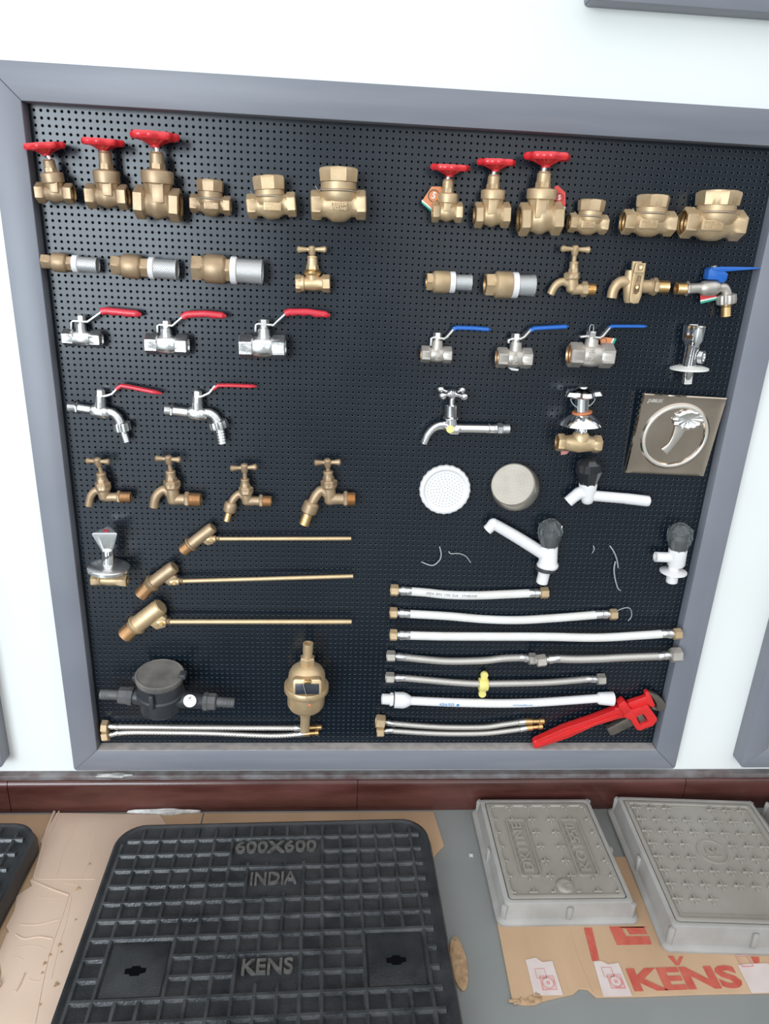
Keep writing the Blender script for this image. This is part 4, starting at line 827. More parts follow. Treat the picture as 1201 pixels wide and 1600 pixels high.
# ------------------------------------------------------------------ pipe wrench
it=Item('pipe_wrench','red pipe wrench with grey steel jaws in the lower right corner','wrench',930,1120,.016); k=it.k;u=it.u
def Z(x,y): return (930+x/7.506,1080+y/7.506)
def W2(x,y): return (825+x/5.459,1070+y/5.459)
def plw(pts,off,dep,name,m,bev=.001,parent=None,inner=None):
    o=k(*pts[0],off); f=lambda L:[((k(*p,off)-o).x,(k(*p,off)-o).z) for p in L]
    b=MB(); b.prism(f(pts),o,(1,0,0),(0,0,1),dep,bev,inner=f(inner) if inner else None); return it.add(b,name,m,parent)
hd=plw([W2(*p) for p in [(33,498),(38,470),(60,455),(300,345),(545,262),(735,188),(790,165),(825,262),(770,272),(560,335),(330,440),(105,515),(60,528),(40,518)]],0,.014,'handle',redw,.002)
plw([W2(*p) for p in [(70,470),(300,368),(560,280),(735,212),(745,222),(560,296),(310,388),(82,486)]],.008,.004,'handle_rib',redw,.0006,hd)
plw([W2(*p) for p in [(62,515),(320,420),(560,320),(770,250),(775,264),(562,335),(330,440),(105,515),(66,527)]],.008,.004,'handle_rib',redw,.0006,hd)
plw([W2(*p) for p in [(835,170),(845,140),(985,95),(990,85),(988,55),(1015,45),(1030,60),(1072,160),(1065,178),(1030,175),(1000,150),(880,190)]],0,.012,'jaw_shank',redw,.0015)
plw([W2(*p) for p in [(1020,52),(1050,58),(1100,80),(1135,112),(1160,150),(1158,180),(1140,205),(1110,215),(1090,200),(1085,150),(1060,110)]],.001,.013,'hook_jaw',gmetal,.0015)
plw([W2(*p) for p in [(1060,178),(1090,185),(1100,212),(1075,208),(1040,190)]],-.001,.010,'jaw_teeth',gmetal,.0008)
hs=plw([W2(*p) for p in [(845,205),(905,190),(990,155),(1010,158),(1085,265),(1082,290),(1050,330),(990,350),(945,370),(915,365),(900,345),(860,280),(800,255),(820,215)]],.004,.016,'jaw_housing',redw,.0018,
   inner=[W2(*p) for p in [(910,258),(925,247),(960,232),(972,235),(995,268),(1013,295),(1005,303),(985,308),(950,327),(942,322),(935,310),(925,290),(918,275),(912,265)]])
plw([W2(*p) for p in [(915,258),(965,238),(1006,298),(950,322)]],0,.010,'jaw_nut',gmetal,.001,hs)
plw([W2(*p) for p in [(755,148),(805,115),(830,135),(840,165),(870,190),(835,225),(800,230),(775,190),(765,180)]],.003,.019,'collar',redw,.0015,hd)
plw([W2(*p) for p in [(662,365),(840,270),(880,300),(895,330),(712,420),(690,415)]],-.001,.012,'heel_jaw_bar',gmetal,.0015)
b=MB(); q=text('A',front(k(*W2(980,186),.0125),.3),size=.008,depth=.0004); it.add(q,'raised_mark',redw,hs)

# ------------------------------------------------------------------ loose ties left poking from empty holes
def scrap(label,pts,r=.0011,d=.003,grp='empty plastic ties left in the board'):
    o=P(*pts[0],d); b=MB(); b.tube([P(p[0],p[1],d+(.004*math.sin(PI*i/(len(pts)-1)))) -o for i,p in enumerate(pts)],r,n=8); ob=b.build('plastic_tie',tie,loc=o); tag(ob,label,'tie',grp)
scrap('hook-shaped empty tie under the white shower rose',[(686.5,854),(689,866),(686,876),(675,883.5),(658,878)],.0012)
scrap('arched empty tie between the hook-shaped one and the pillar tap',[(701,861.5),(704,865),(717,865),(728,869.5),(735,879)],.001)
scrap('upper half of the long dangling tie right of the pillar tap',[(952,852.5),(958,861),(963,873),(965.5,887)],.0013)
scrap('lower half of the long dangling tie right of the pillar tap',[(961,877),(959,890),(961,906),(965,919),(969,922.5)],.0013)
scrap('tiny curled tie close to the pillar tap knob on its right',[(926.5,852.5),(928,858),(925,864)],.001)

# ------------------------------------------------------------------ display boards
def rails(parent,W,H,bw,th,cx,cz,chm=.006):
    """four mitred rails; W,H outer size"""
    x0,x1,z0,z1=-W/2,W/2,-H/2,H/2
    def rail(pts,m,ch):
        b=MB(); b.prism(pts,(0,-th/2,0),(1,0,0),(0,0,1),th,.0012,w=(0,1,0)); return b.build('frame_rail',m,parent)
    g=.0002
    rail([(x0+chm,z0),(x1-chm,z0),(x1-chm*.3,z0+chm*.3),(x1-bw,z0+bw-g),(x0+bw,z0+bw-g),(x0+chm*.3,z0+chm*.3)],frameh,0)
    rail([(x0,z1),(x0+bw,z1-bw+g),(x1-bw,z1-bw+g),(x1,z1)],frameh,0)
    rail([(x0,z0+chm),(x0+chm*.3,z0+chm*.3+g),(x0+bw-g,z0+bw),(x0+bw-g,z1-bw),(x0,z1-g)],framem,0)
    rail([(x1,z0+chm),(x1-chm*.3,z0+chm*.3+g),(x1-bw+g,z0+bw),(x1-bw+g,z1-bw),(x1,z1-g)],framem,0)
Z0,Z1=.1180,1.3275; BWD=.0489; WID=1.22
def peg(W,H):
    """perforated sheet with real holes"""
    p=.0098; nx=int(W/p); nz=int(H/p); x0=-nx*p/2; z0=-nz*p/2
    vs=[];fs=[];idx={}
    n=8
    def corner(i,j):
        if (i,j) not in idx:
            idx[(i,j)]=len(vs); vs.append((x0+i*p,0,z0+j*p))
        return idx[(i,j)]
    ro,ri=.00240,.00175
    cs=[(math.cos(2*PI*(t+.5)/n),math.sin(2*PI*(t+.5)/n)) for t in range(n)]
    for i in range(nx):
        for j in range(nz):
            c=[corner(i,j),corner(i+1,j),corner(i+1,j+1),corner(i,j+1)]
            ox=x0+(i+.5)*p; oz=z0+(j+.5)*p; b0=len(vs)
            for r,y in ((ro,0),(ri+.0001,.00050),(ri,.0012)):
                for (a,bb) in cs: vs.append((ox+a*r,y,oz+bb*r))
            # octagon vertex order starts at 22.5 deg; corners SW,SE,NE,NW
            o=[b0+t for t in range(n)]
            ne,nw,sw,se=c[2],c[3],c[0],c[1]
            fs+= [(ne,o[1],o[0]),(nw,o[3],o[2]),(sw,o[5],o[4]),(se,o[7],o[6]),(ne,nw,o[2],o[1]),(nw,sw,o[4],o[3]),(sw,se,o[6],o[5]),(se,ne,o[0],o[7])]
            for q in range(2):
                for t in range(n): t2=(t+1)%n; fs.append((b0+q*n+t,b0+q*n+t2,b0+(q+1)*n+t2,b0+(q+1)*n+t))
    me=bpy.data.meshes.new('panel'); me.from_pydata(vs,[],fs)
    me.materials.append(boardm); me.materials.append(rimm)
    per=8+16; idxs=[0]*len(fs)
    for q in range(0,len(fs),per):
        for t in range(8,per): idxs[q+t]=1
    me.polygons.foreach_set('material_index',idxs); me.shade_smooth(); me.set_sharp_from_angle(angle=math.radians(20)); return me,nx*p,nz*p
cz=(Z0+Z1)/2
root=tag(empty('display_board',(0,0,cz)),'large grey-framed black pegboard carrying all the valves and taps','display board')
me,pw,ph=peg(WID-2*BWD+.02,Z1-Z0-2*BWD+.02)
pn=bpy.data.objects.new('panel',me); COL.objects.link(pn); pn.parent=root; pn.location=(0,YB,0)
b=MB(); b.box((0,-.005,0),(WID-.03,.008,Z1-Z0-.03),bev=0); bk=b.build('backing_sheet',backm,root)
rails(root,WID,Z1-Z0,BWD,.034,0,0)
b=MB(); b.box((0,-.0235,-(Z1-Z0)/2+BWD+.0004),(WID-2*BWD-.002,.022,.0012),bev=0); b.build('raw_edge_strip',raw,root)['label']='pale unpainted inner edge of the bottom rail'
def dup_board(loc,label):
    r=root.copy(); COL.objects.link(r); r.location=loc; r['label']=label
    for ch in list(root.children):
        c=ch.copy(); COL.objects.link(c); c.parent=r
    return r
dup_board((1.361,0,cz+.003),'grey corner of the next board at the right edge of the photo, above the skirting')
dup_board((-1.354,0,cz+.008),'sliver of another framed board at the left edge of the photo')
dup_board((.842,0,1.447+(Z1-Z0)/2),'underside of a grey board frame at the top right corner of the photo')

# ------------------------------------------------------------------ room
def slab(name,c,size,m,bev=0):
    b=MB(); b.box(c,size,bev=bev); o=b.build(name,m); o['kind']='structure'; return o
slab('wall_back',(0,.10,1.5),(6,.20,3.2),wall_m)
slab('floor',(0,-2.4,-.05),(6,5.2,.10),floor_m)
# glazed brown skirting in tile lengths
b=MB()
prof=[(0,0),(-.0190,0),(-.0200,.004),(-.0205,.066),(-.0195,.071),(-.0165,.0755),(-.0140,.077),(0,.077)]
xs=[-3,-2.15,-1.45,-.75,-.05,.65,1.35,2.05,3]
for i in range(len(xs)-1):
    x0,x1=xs[i]+.0008,xs[i+1]-.0008; n=len(prof); vs=[(x0,p[0],p[1]) for p in prof]+[(x1,p[0],p[1]) for p in prof]
    b.add(vs,[tuple(range(n)),tuple(range(2*n-1,n-1,-1))]+[(t,(t+1)%n,n+(t+1)%n,n+t) for t in range(n)])
sk=b.build('baseboard_back',skirt_m); sk['kind']='structure'
b=MB(); b.box((0,-.0078,.0835),(6,.0156,.013),bev=.003); s=b.build('trim_1',sill_m); s['kind']='structure'
# blobs of plaster
def blob(label,c,size,seed):
    rr=random.Random(seed); b=bmesh.new(); bmesh.ops.create_icosphere(b,subdivisions=3,radius=1)
    for v in b.verts:
        f=1+.25*rr.random()+.3*math.sin(v.co.x*5+seed)*math.cos(v.co.y*4); v.co=V((v.co.x*f*size[0],v.co.y*f*size[1],max(-.3,v.co.z)*f*size[2]))
    mb=MB(); mb.bm(b); o=mb.build('plaster_lump',plaster,loc=c); tag(o,label,'plaster')
blob('long white plaster crumb lying on the skirting ledge below the board corner',(-.545,-.0150,.0905),(.030,.005,.003),3)
blob('smeared white plaster along the skirting foot behind the big cover',(-.44,-.0255,.0058),(.065,.0050,.0055),5)
blob('tiny white plaster speck beside the small grey cover',(.172,-.140,.001),(.004,.004,.002),8)

# ------------------------------------------------------------------ cardboard
def sheet(name,label,pts,z0,th,m,cat='cardboard',bev=.0006,group=None,curl=None):
    o=V((sum(p[0] for p in pts)/len(pts),sum(p[1] for p in pts)/len(pts),z0)); b=MB()
    b.prism([(p[0]-o.x,p[1]-o.y) for p in pts],(0,0,th/2),(1,0,0),(0,1,0),th,bev,w=(0,0,1)); ob=b.build(name,m,loc=o); tag(ob,label,cat,group); return ob
def frm(o,pts): return [(p[0],p[1]) for p in pts]
def jag(p,q,n,a,rs):
    r=random.Random(rs); out=[]
    for i in range(n):
        t=i/n; x=p[0]+(q[0]-p[0])*t; y=p[1]+(q[1]-p[1])*t; out.append((x+r.uniform(-a,a)*(i>0),y+r.uniform(-a,a)*(i>0)))
    return out
def px0(x,y,z=.006):
    r=RM@V(((x-600.5)/F,-(y-800)/F,-1.0)); t=(z-CAM.z)/r.z; q=CAM+r*t; return (q.x,min(q.y,-.0215))
c1=sheet('cardboard_sheet','brown cardboard sheet under the left and middle of the black covers, seam at its right',
   [(-1.1,-.026),(-.3665,-.026)]+[(-.3665,-.62),(-1.1,-.62)],.0002,.003,card)
c2=sheet('cardboard_sheet','brown cardboard strip behind the large black cover, right of the seam',[(-.3635,-.026),(.1115,-.026),(.1215,-.118),(.1115,-.128),(.092,-.150),(.080,-.50),(-.3635,-.62)],.0002,.003,card)
c3=sheet('cardboard_sheet','pale crumpled cardboard piece between the two black covers',
   [px0(*p) for p in ((88,1270),(250,1273),(330,1400),(330,1640),(-30,1640),(-8,1560),(2,1520),(-2,1490),(10,1459),(14,1456),(9,1448),(22,1424),(26,1400),(40,1390),(50,1384),(46,1376),(54,1370),(57,1350),(66,1322),(63,1315),(74,1296))],.0034,.003,card2)
c4=sheet('cardboard_sheet','small torn cardboard flap at the lower left corner',[(-.80,-.44)]+jag((-.66,-.36),(-.625,-.365),3,.004,5)+[(-.610,-.385),(-.625,-.47),(-.80,-.50)],.0066,.003,card2)
# creases and folded ridges of the pale piece
def ridge(par,pts,r,m,name='crease'):
    b=MB(); b.tube([V((p[0],p[1],0))-V((par.location.x,par.location.y,-.0026)) for p in pts],r,n=8,sub=5,flat=1); return b.build(name,m,par)
def px(x,y,z=.006):
    r=RM@V(((x-600.5)/F,-(y-800)/F,-1.0)); t=(z-CAM.z)/r.z; q=CAM+r*t; return (q.x,q.y)
ridge(c3,[px(85,1268),px(72,1300),px(62,1340),px(53,1371)],.0024,card2)
ridge(c3,[px(92,1268),px(80,1300),px(66,1340),px(58,1371)],.0018,card2)
ridge(c3,[px(52,1374),px(100,1373.5),px(150,1374)],.0011,card2)
ridge(c3,[px(50,1376),px(80,1389),px(108,1399)],.0020,card2)
ridge(c3,[px(30,1445),px(60,1445),px(92,1437)],.0013,card2)
ridge(c3,[px(24,1460),px(38,1467),px(60,1464),px(82,1467)],.0016,card2)
ridge(c3,[px(107,1400),px(98,1430),px(75,1500),px(55,1600)],.0010,card2)
ridge(c3,[px(38,1522),px(30,1540),px(24,1550)],.0022,card2)
for pp in ([px(120,1290),px(100,1330),px(88,1372)],[px(150,1300),px(138,1345),px(128,1370)],[px(60,1402),px(75,1404),px(92,1403)],[px(100,1380),px(122,1384),px(126,1392)],[px(112,1400),px(104,1440),px(92,1480),px(80,1530)],[px(30,1480),px(52,1478),px(70,1482)],[px(44,1530),px(58,1534),px(70,1530)],[px(18,1500),px(26,1496),px(36,1500)]): ridge(c3,pp,.0008,card2)
# stains
b=MB()
rr=random.Random(4)
for (x,y,s_) in [(122,1388,.004),(93,1476,.003),(88,1538,.004),(78,1492,.0025),(140,1350,.003),(118,1437,.002),(70,1505,.003),(66,1520,.002),(96,1487,.002),(62,1570,.0022)]:
    q=px(x,y,.0068); c0=V((q[0],q[1],.0069))-c3.location; b.lathe(c0,c0+V((0,0,.0002)),[(0,s_,(3,.3)),(1,s_*.8,(3,.3))],12,ref=(1,0,0))
b.build('rust_spot',cardt,c3)['kind']='stuff'
sheet('cardboard_scrap','round brown cardboard scrap peeping out right of the large black cover',[(.1125+.0135*math.cos(t),-.362+.048*math.sin(t)) for t in [i*2*PI/18 for i in range(18)]],.0002,.003,cardt)

# KENS sheet
K=lambda x,y:px(770+x/2.787,1430+y/2.787,.004)
front_edge=[K(85,375),K(130,388),K(180,388),K(215,372),K(300,352),K(352,340),K(375,318),K(410,320),K(450,355),K(620,352),K(900,342),K(1201,336)]
ks=sheet('cardboard_sheet','brown cardboard box panel printed KENS in red under the grey covers',[(.196,-.15),(.1915,-.300)]+front_edge+[(.80,-.424),(1.05,-.43),(1.05,-.15)],.0002,.0035,card)
zt=.0038
def flat_on(par,pts,name,m,dz=.0003,th=.0004):
    o=par.location; q=[(p[0]-o.x,p[1]-o.y) for p in pts]; b=MB(); b.prism(q,(0,0,zt-o.z+dz),(1,0,0),(0,1,0),th,0,w=(0,0,1)); return b.build(name,m,par)
b=text('KENS',M.Translation(V((.4805,-.4010,zt+.0003))-ks.location)@M.Rotation(math.radians(.5),4,'Z'),size=.0500,depth=.0002,bold=.0021,w=.186); b.build('red_lettering',cred,ks)
flat_on(ks,[K(395,55),K(430,55),K(462,195),K(432,200)],'red_print_bar',cred)
flat_on(ks,[K(505,50),K(660,50),K(668,55),K(560,55),K(580,92),K(680,92),K(690,127),K(540,130)],'red_print_bar',cred)
flat_on(ks,[K(545,52),K(655,50),K(672,82),K(595,84),K(580,60)],'red_print_bar',cred)
flat_on(ks,[K(760,178),K(785,178),K(800,205),K(812,180),K(828,180),K(812,218),K(796,218)],'red_print_bar',cred)
flat_on(ks,[K(1122,180),K(1158,182),K(1160,205),K(1140,215)],'red_print_bar',cred)
for name,pts in (('a',[K(142,195),K(185,185),K(215,205),K(258,200),K(305,348),K(215,350),K(180,352)]),('b',[K(437,203),K(470,200),K(500,215),K(545,208),K(606,352),K(480,355)]),('c',[K(1065,218),K(1120,212),K(1190,210),K(1201,215),K(1240,335),K(1125,340)])):
    t=flat_on(ks,pts,'tape_strip',tape,.0005)
    c=sum((V((p[0],p[1],0)) for p in pts),V())/len(pts)
    if name!='c':
        cc=V((c.x+.006,c.y-.014,zt+.0009))-ks.location
        b=MB(); b.lathe(cc,cc+V((0,0,.0002)),[(0,.017,4),(1,.017,4),(1,.0145,4),(0,.0145,4)],48,ref=(1,0,0),cap0=False,cap1=False)
        b.lathe(cc,cc+V((0,0,.0002)),[(0,.0105),(1,.0105),(1,.0080),(0,.0080)],32,ref=(1,0,0),cap0=False,cap1=False)
        b.lathe(cc,cc+V((0,0,.0002)),[(0,.0038,4),(1,.0038,4)],32,ref=(1,0,0))
        c2=cc+V((-.008,.016,0)); b.lathe(c2,c2+V((0,0,.0002)),[(0,.012,4),(1,.012,4),(1,.0108,4),(0,.0108,4)],48,ref=(1,0,0),cap0=False,cap1=False)
        b.build('stamped_mark',cpink,ks)
    else:
        cc=V((c.x-.012,c.y+.022,zt+.0009))-ks.location; b=MB(); b.lathe(cc,cc+V((0,0,.0002)),[(0,.015,4),(1,.015,4),(1,.0125,4),(0,.0125,4)],48,ref=(1,0,0),cap0=False,cap1=False); b.build('stamped_mark',cpink,ks)
ridge(ks,[K(120,60),K(150,200),K(190,345)],.0008,card); ridge(ks,[K(245,60),K(290,200),K(330,335)],.0010,card); ridge(ks,[K(335,62),K(370,180),K(435,335)],.0012,card)
b=MB(); rr=random.Random(11)
for i in range(14):
    q=K(95+i*9+rr.uniform(-5,5),372+rr.uniform(-12,10)-(max(0,i-8))*3); b.box(V((q[0],q[1],.0035))-ks.location,(rr.uniform(.008,.02),rr.uniform(.003,.006),.0015),rot=M.Rotation(rr.uniform(-.5,.5),3,'Z')@M.Rotation(rr.uniform(-.25,.25),3,'Y'),bev=.0003)
b.build('torn_edge',cardt,ks)

# ------------------------------------------------------------------ black manhole covers
def rounded(w,h,r,n=8,x0=0,y0=0):
    pts=[]
    for cx_,cy_,a in ((w-r,h-r,0),(r,h-r,90),(r,r,180),(w-r,r,270)):
        for i in range(n+1):
            t=math.radians(a+90*i/n); pts.append((x0+cx_+r*math.cos(t),y0+cy_+r*math.sin(t)))
    return pts
def ringprism(b,outer,inner,z0,z1):
    n=len(outer); vs=[(p[0],p[1],z) for z in (z0,z1) for p in outer]+[(p[0],p[1],z) for z in (z0,z1) for p in inner]
    fs=[]
    for i in range(n):
        j=(i+1)%n; fs+=[(i,j,n+j,n+i),(2*n+i,2*n+j,3*n+j,3*n+i),(n+i,n+j,3*n+j,3*n+i),(i,j,2*n+j,2*n+i)]
    b.add(vs,fs)
def cover(label,x,y,rot,texts=True,group=None):
    # local origin: back-left corner, +x right, -y towards viewer
    S=.5955; z0=.0066
    r=tag(empty('manhole_cover',(x,y,z0)),label,'manhole cover',group); r.rotation_euler=(0,0,rot)
    b=MB(); sh=lambda e,rr:[(p[0],p[1]-S) for p in rounded(S-2*e,S-2*e,rr,8,e,e)]
    L=[(sh(-.006,.058),0),(sh(-.006,.058),.012),(sh(-.001,.055),.026),(sh(0,.052),.0300),(sh(.004,.050),.0318),(sh(.0075,.048),.0300),(sh(.010,.046),.0285)]
    n=len(L[0][0]); vs=[(p[0],p[1],z) for l,z in L for p in l]; fs=[tuple(range(n)),tuple((len(L)-1)*n+i for i in range(n))[::-1]]
    for q in range(len(L)-1):
        for i in range(n): j=(i+1)%n; fs.append((q*n+i,q*n+j,(q+1)*n+j,(q+1)*n+i))
    b.add(vs,fs); base=b.build('base_plate',iron,r)
    # ribs
    bl=[]
    if texts: bl=[(.2195,.3895,-.0965,-.0445),(.2535,.3555,-.163,-.112),(.2535,.3555,-.330,-.283)]
    keys=[(.0495,.1515,-.347,-.245),(.4575,.5595,-.347,-.245)] if texts else []
    def ok(x_,y_):
        for a0,a1,c0,c1 in bl+keys:
            if a0+.001<x_<a1-.001 and c0+.001<y_<c1-.001: return False
        e=.014; R_=.046
        if not(e<x_<S-e and -S+e<y_<-e): return False
        qx=min(x_-e,S-e-x_); qy=min(-e-y_,y_+S-e)
        if qx<R_ and qy<R_ and math.hypot(R_-qx,R_-qy)>R_: return False
        return True
    b=MB(); p=.034; hw=.0022; hb=.0056; z=.0282; h=.0052
    xs=[.0155+p*i for i in range(18)]; ys=[-.007-p*i for i in range(18)]
    def seg(a,c,ax_):
        if ax_=='x': q=[(a[0],a[1]-hb),(c[0],c[1]-hb),(c[0],c[1]+hb),(a[0],a[1]+hb)]; t=[(a[0],a[1]-hw),(c[0],c[1]-hw),(c[0],c[1]+hw),(a[0],a[1]+hw)]
        else: q=[(a[0]-hb,a[1]),(a[0]+hb,a[1]),(c[0]+hb,c[1]),(c[0]-hb,c[1])]; t=[(a[0]-hw,a[1]),(a[0]+hw,a[1]),(c[0]+hw,c[1]),(c[0]-hw,c[1])]
        hh=h+(.0003 if ax_=='x' else 0); b.add([(u_[0],u_[1],z-.001) for u_ in q]+[(u_[0],u_[1],z+hh) for u_ in t],[(4,5,6,7),(0,1,5,4),(1,2,6,5),(2,3,7,6),(3,0,4,7),(3,2,1,0)])
    sub=4
    for yy in ys:
        run=None
        for i in range(17*sub+2):
            xx=.0155+p*(i/sub)-p*0; g=ok(xx,yy)
            if g and run is None: run=xx
            if (not g or i==17*sub+1) and run is not None:
                seg((run,yy),(xx-p/sub if not g else xx,yy),'x') if xx-run>p/sub*1.5 else None; run=None
    for xx in xs:
        run=None
        for i in range(17*sub+2):
            yy=-.007-p*(i/sub); g=ok(xx,yy)
            if g and run is None: run=yy
            if (not g or i==17*sub+1) and run is not None:
                e=yy+p/sub if not g else yy
                if run-e>p/sub*.5: seg((xx,e),(xx,run),'y')
                run=None
    b.build('tread_ribs',iron2,r)
    if texts:
        for s_,cx_,cy_,w_,h_ in (('600X600',.3022,-.0650,.152,.0245),('INDIA',.3010,-.1365,.082,.0245),('KENS',.3035,-.3035,.080,.0245)):
            q=text(s_,M.Translation((cx_,cy_,.031)),size=h_*1.38,depth=.0030,w=w_,bold=.0006); q.build('raised_lettering',mat('worn_lettering_'+s_,(.085,.082,.076),.36,.2,(.15,.142,.13),90),r)
        for a0,a1,c0,c1 in keys:
            cx_=(a0+a1)/2; cy_=(c0+c1)/2-.0035
            b=MB(); b.box((cx_,cy_+.0035,.0290),(a1-a0-.012,c1-c0-.012,.0018),bev=.0005); b.build('key_plate',iron,r)
            b=MB(); b.prism([(-.016,-.004),(-.008,-.005),(-.007,-.008),(.007,-.008),(.008,-.005),(.016,-.003),(.016,.004),(.007,.005),(.006,.008),(-.006,.008),(-.008,.005),(-.016,.004)],(cx_,cy_,.0300),(1,0,0),(0,1,0),.0006,0,w=(0,0,1)); b.build('keyhole',backm,r)
    return r
cover('large black manhole cover embossed 600X600 INDIA KENS in the foreground',-.5097,-.0928,.0213)
cover('black manhole cover cut off by the left edge of the photo',-.6600-.5955,-.0820,-.005,texts=False)

# ------------------------------------------------------------------ grey composite covers
def gcover(name,label,x,y,W,D,H,rot,kind):
    r=tag(empty('manhole_cover',(x,y,.0040)),label,'manhole cover','grey composite covers'); r.rotation_euler=(0,0,rot); 
    b=MB(); f=lambda e,rr:[(p[0],p[1]-D) for p in rounded(W-2*e,D-2*e,rr,5,e,e)]
    L=[(f(0,.014),0),(f(0,.014),.0045),(f(.004,.012),.008),(f(.0085,.010),.0095),(f(.0115,.009),H-.007),(f(.0125,.008),H-.0015),(f(.0145,.008),H),(f(.0205,.007),H),(f(.0215,.006),H-.0060),(f(.040,.006),H-.0062)]
    def shell(L,name,m):
        b=MB(); n=len(L[0][0]); vs=[(p[0],p[1],z) for l,z in L for p in l]; fs=[tuple(range(n)),tuple((len(L)-1)*n+i for i in range(n))[::-1]]
        for q in range(len(L)-1):
            for i in range(n): j=(i+1)%n; fs.append((q*n+i,q*n+j,(q+1)*n+j,(q+1)*n+i))
        b.add(vs,fs); return b.build(name,m,r)
    fr_=shell(L,'frame_body',frp2)
    shell([(f(.0225,.006),H-.004),(f(.0225,.006),H-.0008),(f(.0235,.006),H),(f(.030,.005),H),(f(.032,.005),H-.0026)],'lid',frp)
    for c_,s_ in (((W*.5,-D+.008,H*.5),(.010,.007,H*.7)),((.008,-D*.5,H*.5),(.007,.012,H*.7)),((W-.008,-D*.5,H*.5),(.007,.012,H*.7))):
        b=MB(); b.box(c_,s_,bev=.003); b.build('side_lug',frp2,r)
    for cx_,cy_ in ((.013,-D+.013),(W-.013,-D+.013),(.013,-.013),(W-.013,-.013)):
        b=MB(); b.box((cx_,cy_,H*.48),(.010,.010,H*.85),rot=M.Rotation(PI/4,3,'Z'),bev=.002); b.build('corner_rib',frp2,r)
    b=MB(); z=H-.0026+.0011; pl_=[]
    if kind=='small':
        ix0,ix1,iy0,iy1=.030,W-.030,-D+.036,-.034
        nx_,ny_=6,7; sx=(ix1-ix0)/(nx_-1); sy=(iy1-iy0)/(ny_-1)
        lab=[(ix0+sx*.62,ix0+sx*1.62,iy0+sy*1.0,iy0+sy*5.0),(ix0+sx*3.38,ix0+sx*4.38,iy0+sy*1.0,iy0+sy*5.0)]
        for i in range(nx_):
            for j in range(ny_):
                X=ix0+sx*i; Y=iy0+sy*j
                for (dx,dy) in ((1,0),(-1,0),(0,1),(0,-1)):
                    ex,ey=X+dx*.0075,Y+dy*.0075
                    if not(ix0-.001<=ex<=ix1+.001 and iy0-.001<=ey<=iy1+.001): continue
                    if any(a0-.001<ex<a1+.001 and c0-.003<ey<c1+.003 for a0,a1,c0,c1 in lab): continue
                    if math.hypot(ex-W*.505,ey-(-D+.050))<.020: continue
                    b.box(((X+ex)/2,(Y+ey)/2,z),(.0090 if dx else .0036,.0090 if dy else .0036,.0050),bev=.0013)
        b.build('tread_marks',frp,r)['kind']='stuff'
        for (a0,a1,c0,c1),s_ in zip(lab,('DK11NE','KO1550')):
            b=MB(); ringprism(b,rounded(a1-a0,c1-c0,.006,4,a0,c0),rounded(a1-a0-.005,c1-c0-.005,.004,4,a0+.0025,c0+.0025),z-.001,z+.0024); fr2=b.build('label_border',frp,r)
            q=text(s_,M.Translation(((a0+a1)/2,(c0+c1)/2,z))@M.Rotation(PI/2,4,'Z'),size=.0270,depth=.0022,w=(c1-c0)*.84,bold=.0006); q.build('raised_lettering',frp,fr2)
        cx_,cy_=W*.51,-D+.050
        b=MB(); b.lathe((cx_,cy_,z-.001),(cx_,cy_,z+.004),[(0,.017),(.3,.0165),(.8,.013),(1,.011),(.9,.008)],32,ref=(1,0,0)); b.lathe((cx_+.003,cy_-.007,z-.001),(cx_+.003,cy_-.007,z+.0045),[(0,.010),(.9,.0085),(1,.006),(.2,.005)],24,ref=(1,0,0)); b.build('locking_plug',frp,r)
    else:
        ringprism(b,[(p[0],p[1]-D) for p in rounded(W-.068,D-.072,.005,4,.034,.036)],[(p[0],p[1]-D) for p in rounded(W-.071,D-.075,.004,4,.0355,.0375)],z-.001,z+.0008)
        b.build('inner_border',frp,r)
        b=MB(); px_=.0313; py_=.0312
        for j in range(8):
            for i in range(8):
                X=.042+px_*i; Y=-.043-py_*j
                if X>W-.038: continue
                if j==0 and i in (3,4): continue
                if j==7 and i in (3,4,5,6,7): continue
                if j in (3,4) and i in (3,4): continue
                for dx,dy in ((1,0),(0,1)): b.box((X,Y,z),(.0205 if dx else .0036,.0205 if dy else .0036,.0052),bev=.0014)
        b.build('tread_marks',frp,r)['kind']='stuff'
        cx_,cy_=.042+px_*3.55,-.043-py_*3.5
        b=MB(); b.lathe((cx_,cy_,z-.001),(cx_,cy_,z+.0012),[(0,.029),(1,.0285),(1,.0265),(0,.026)],40,ref=(1,0,0),cap0=False,cap1=False)
        b.box((cx_,cy_-.012,z),(.030,.0016,.003),bev=.0005)
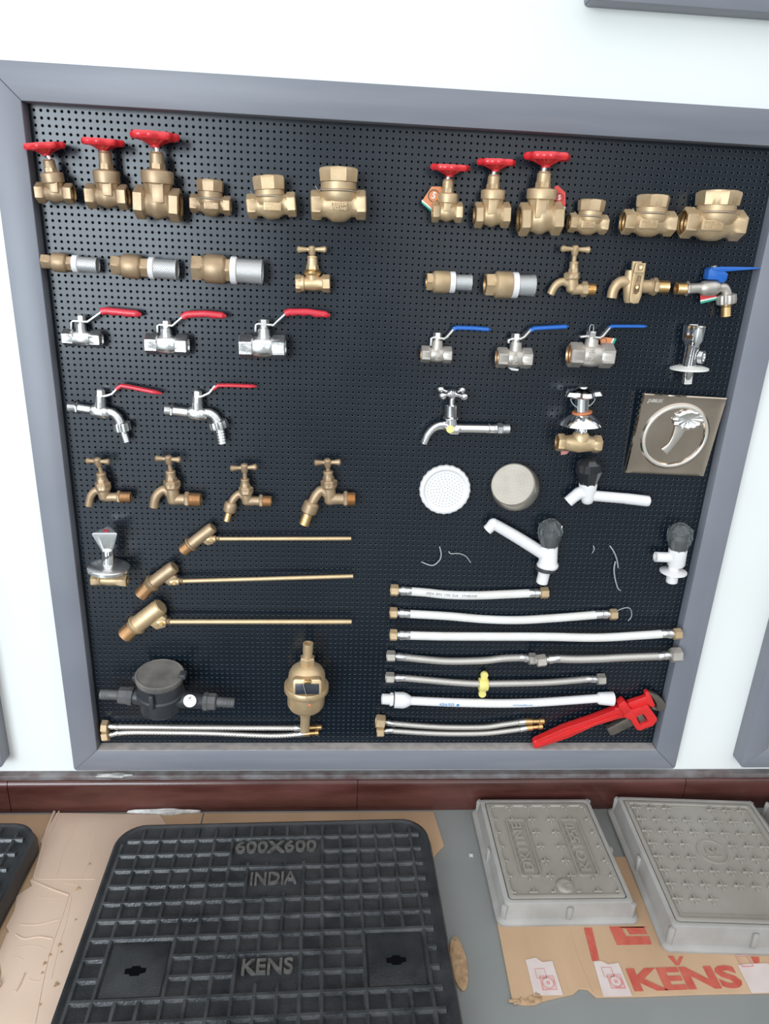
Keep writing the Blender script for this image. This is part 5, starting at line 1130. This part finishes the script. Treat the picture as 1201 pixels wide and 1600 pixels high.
        q=text('KN',M.Translation((cx_,cy_+.003,z)),size=.018,depth=.0018,bold=.0005); b.add(q.v,q.f); b.build('round_emblem',frp,r)
    return r
gcover('s','small grey square cover with raised letters and a round plug',.1915,-.0235,.256,.276,.040,-.004,'small')
gcover('b','larger grey cover with rows of raised crosses and a round emblem',.4845,-.0240,.310,.330,.047,-.055,'big')
gcover('t','grey cover cut off by the right edge of the photo, beyond the one with crosses',.805,-.042,.310,.330,.047,-.055,'big')

# ------------------------------------------------------------------ light
def area(name,loc,target,sx,sy,power,col):
    l=bpy.data.lights.new(name,'AREA'); l.shape='RECTANGLE'; l.size=sx; l.size_y=sy; l.energy=power; l.color=col
    o=bpy.data.objects.new(name,l); COL.objects.link(o); o.location=loc; d=V(target)-V(loc); o.rotation_euler=d.to_track_quat('-Z','Y').to_euler(); return o
area('shopfront_daylight',(-2.1,-4.2,1.45),(-.1,0,.8),1.9,2.1,128,(.82,.915,1.0))
area('doorway_daylight',(1.0,-4.6,1.3),(.3,0,.7),1.0,1.9,11,(.96,.98,1.0))
w=bpy.data.worlds.new('world'); sc.world=w; w.use_nodes=True; N=w.node_tree.nodes; L=w.node_tree.links
bg=N['Background']; bg.inputs[1].default_value=1.0
tc=N.new('ShaderNodeTexCoord'); sp=N.new('ShaderNodeSeparateXYZ'); L.new(tc.outputs['Generated'],sp.inputs[0])
mr=N.new('ShaderNodeMapRange'); mr.inputs['From Min'].default_value=-1; mr.inputs['From Max'].default_value=1; L.new(sp.outputs['Z'],mr.inputs[0])
cr=N.new('ShaderNodeValToRGB'); e=cr.color_ramp.elements; e[0].position=0; e[0].color=(.14,.14,.135,1); e[1].position=1; e[1].color=(1.15,1.17,1.2,1)
x=e.new(.45); x.color=(.11,.115,.12,1); x=e.new(.52); x.color=(.12,.13,.14,1); x=e.new(.64); x.color=(.75,.80,.85,1)
L.new(mr.outputs[0],cr.inputs[0]); L.new(cr.outputs[0],bg.inputs[0])
sc.view_settings.view_transform='Standard'; sc.view_settings.look='None'; sc.view_settings.gamma=1; sc.view_settings.use_curve_mapping=False
sc.view_settings.exposure=0.42
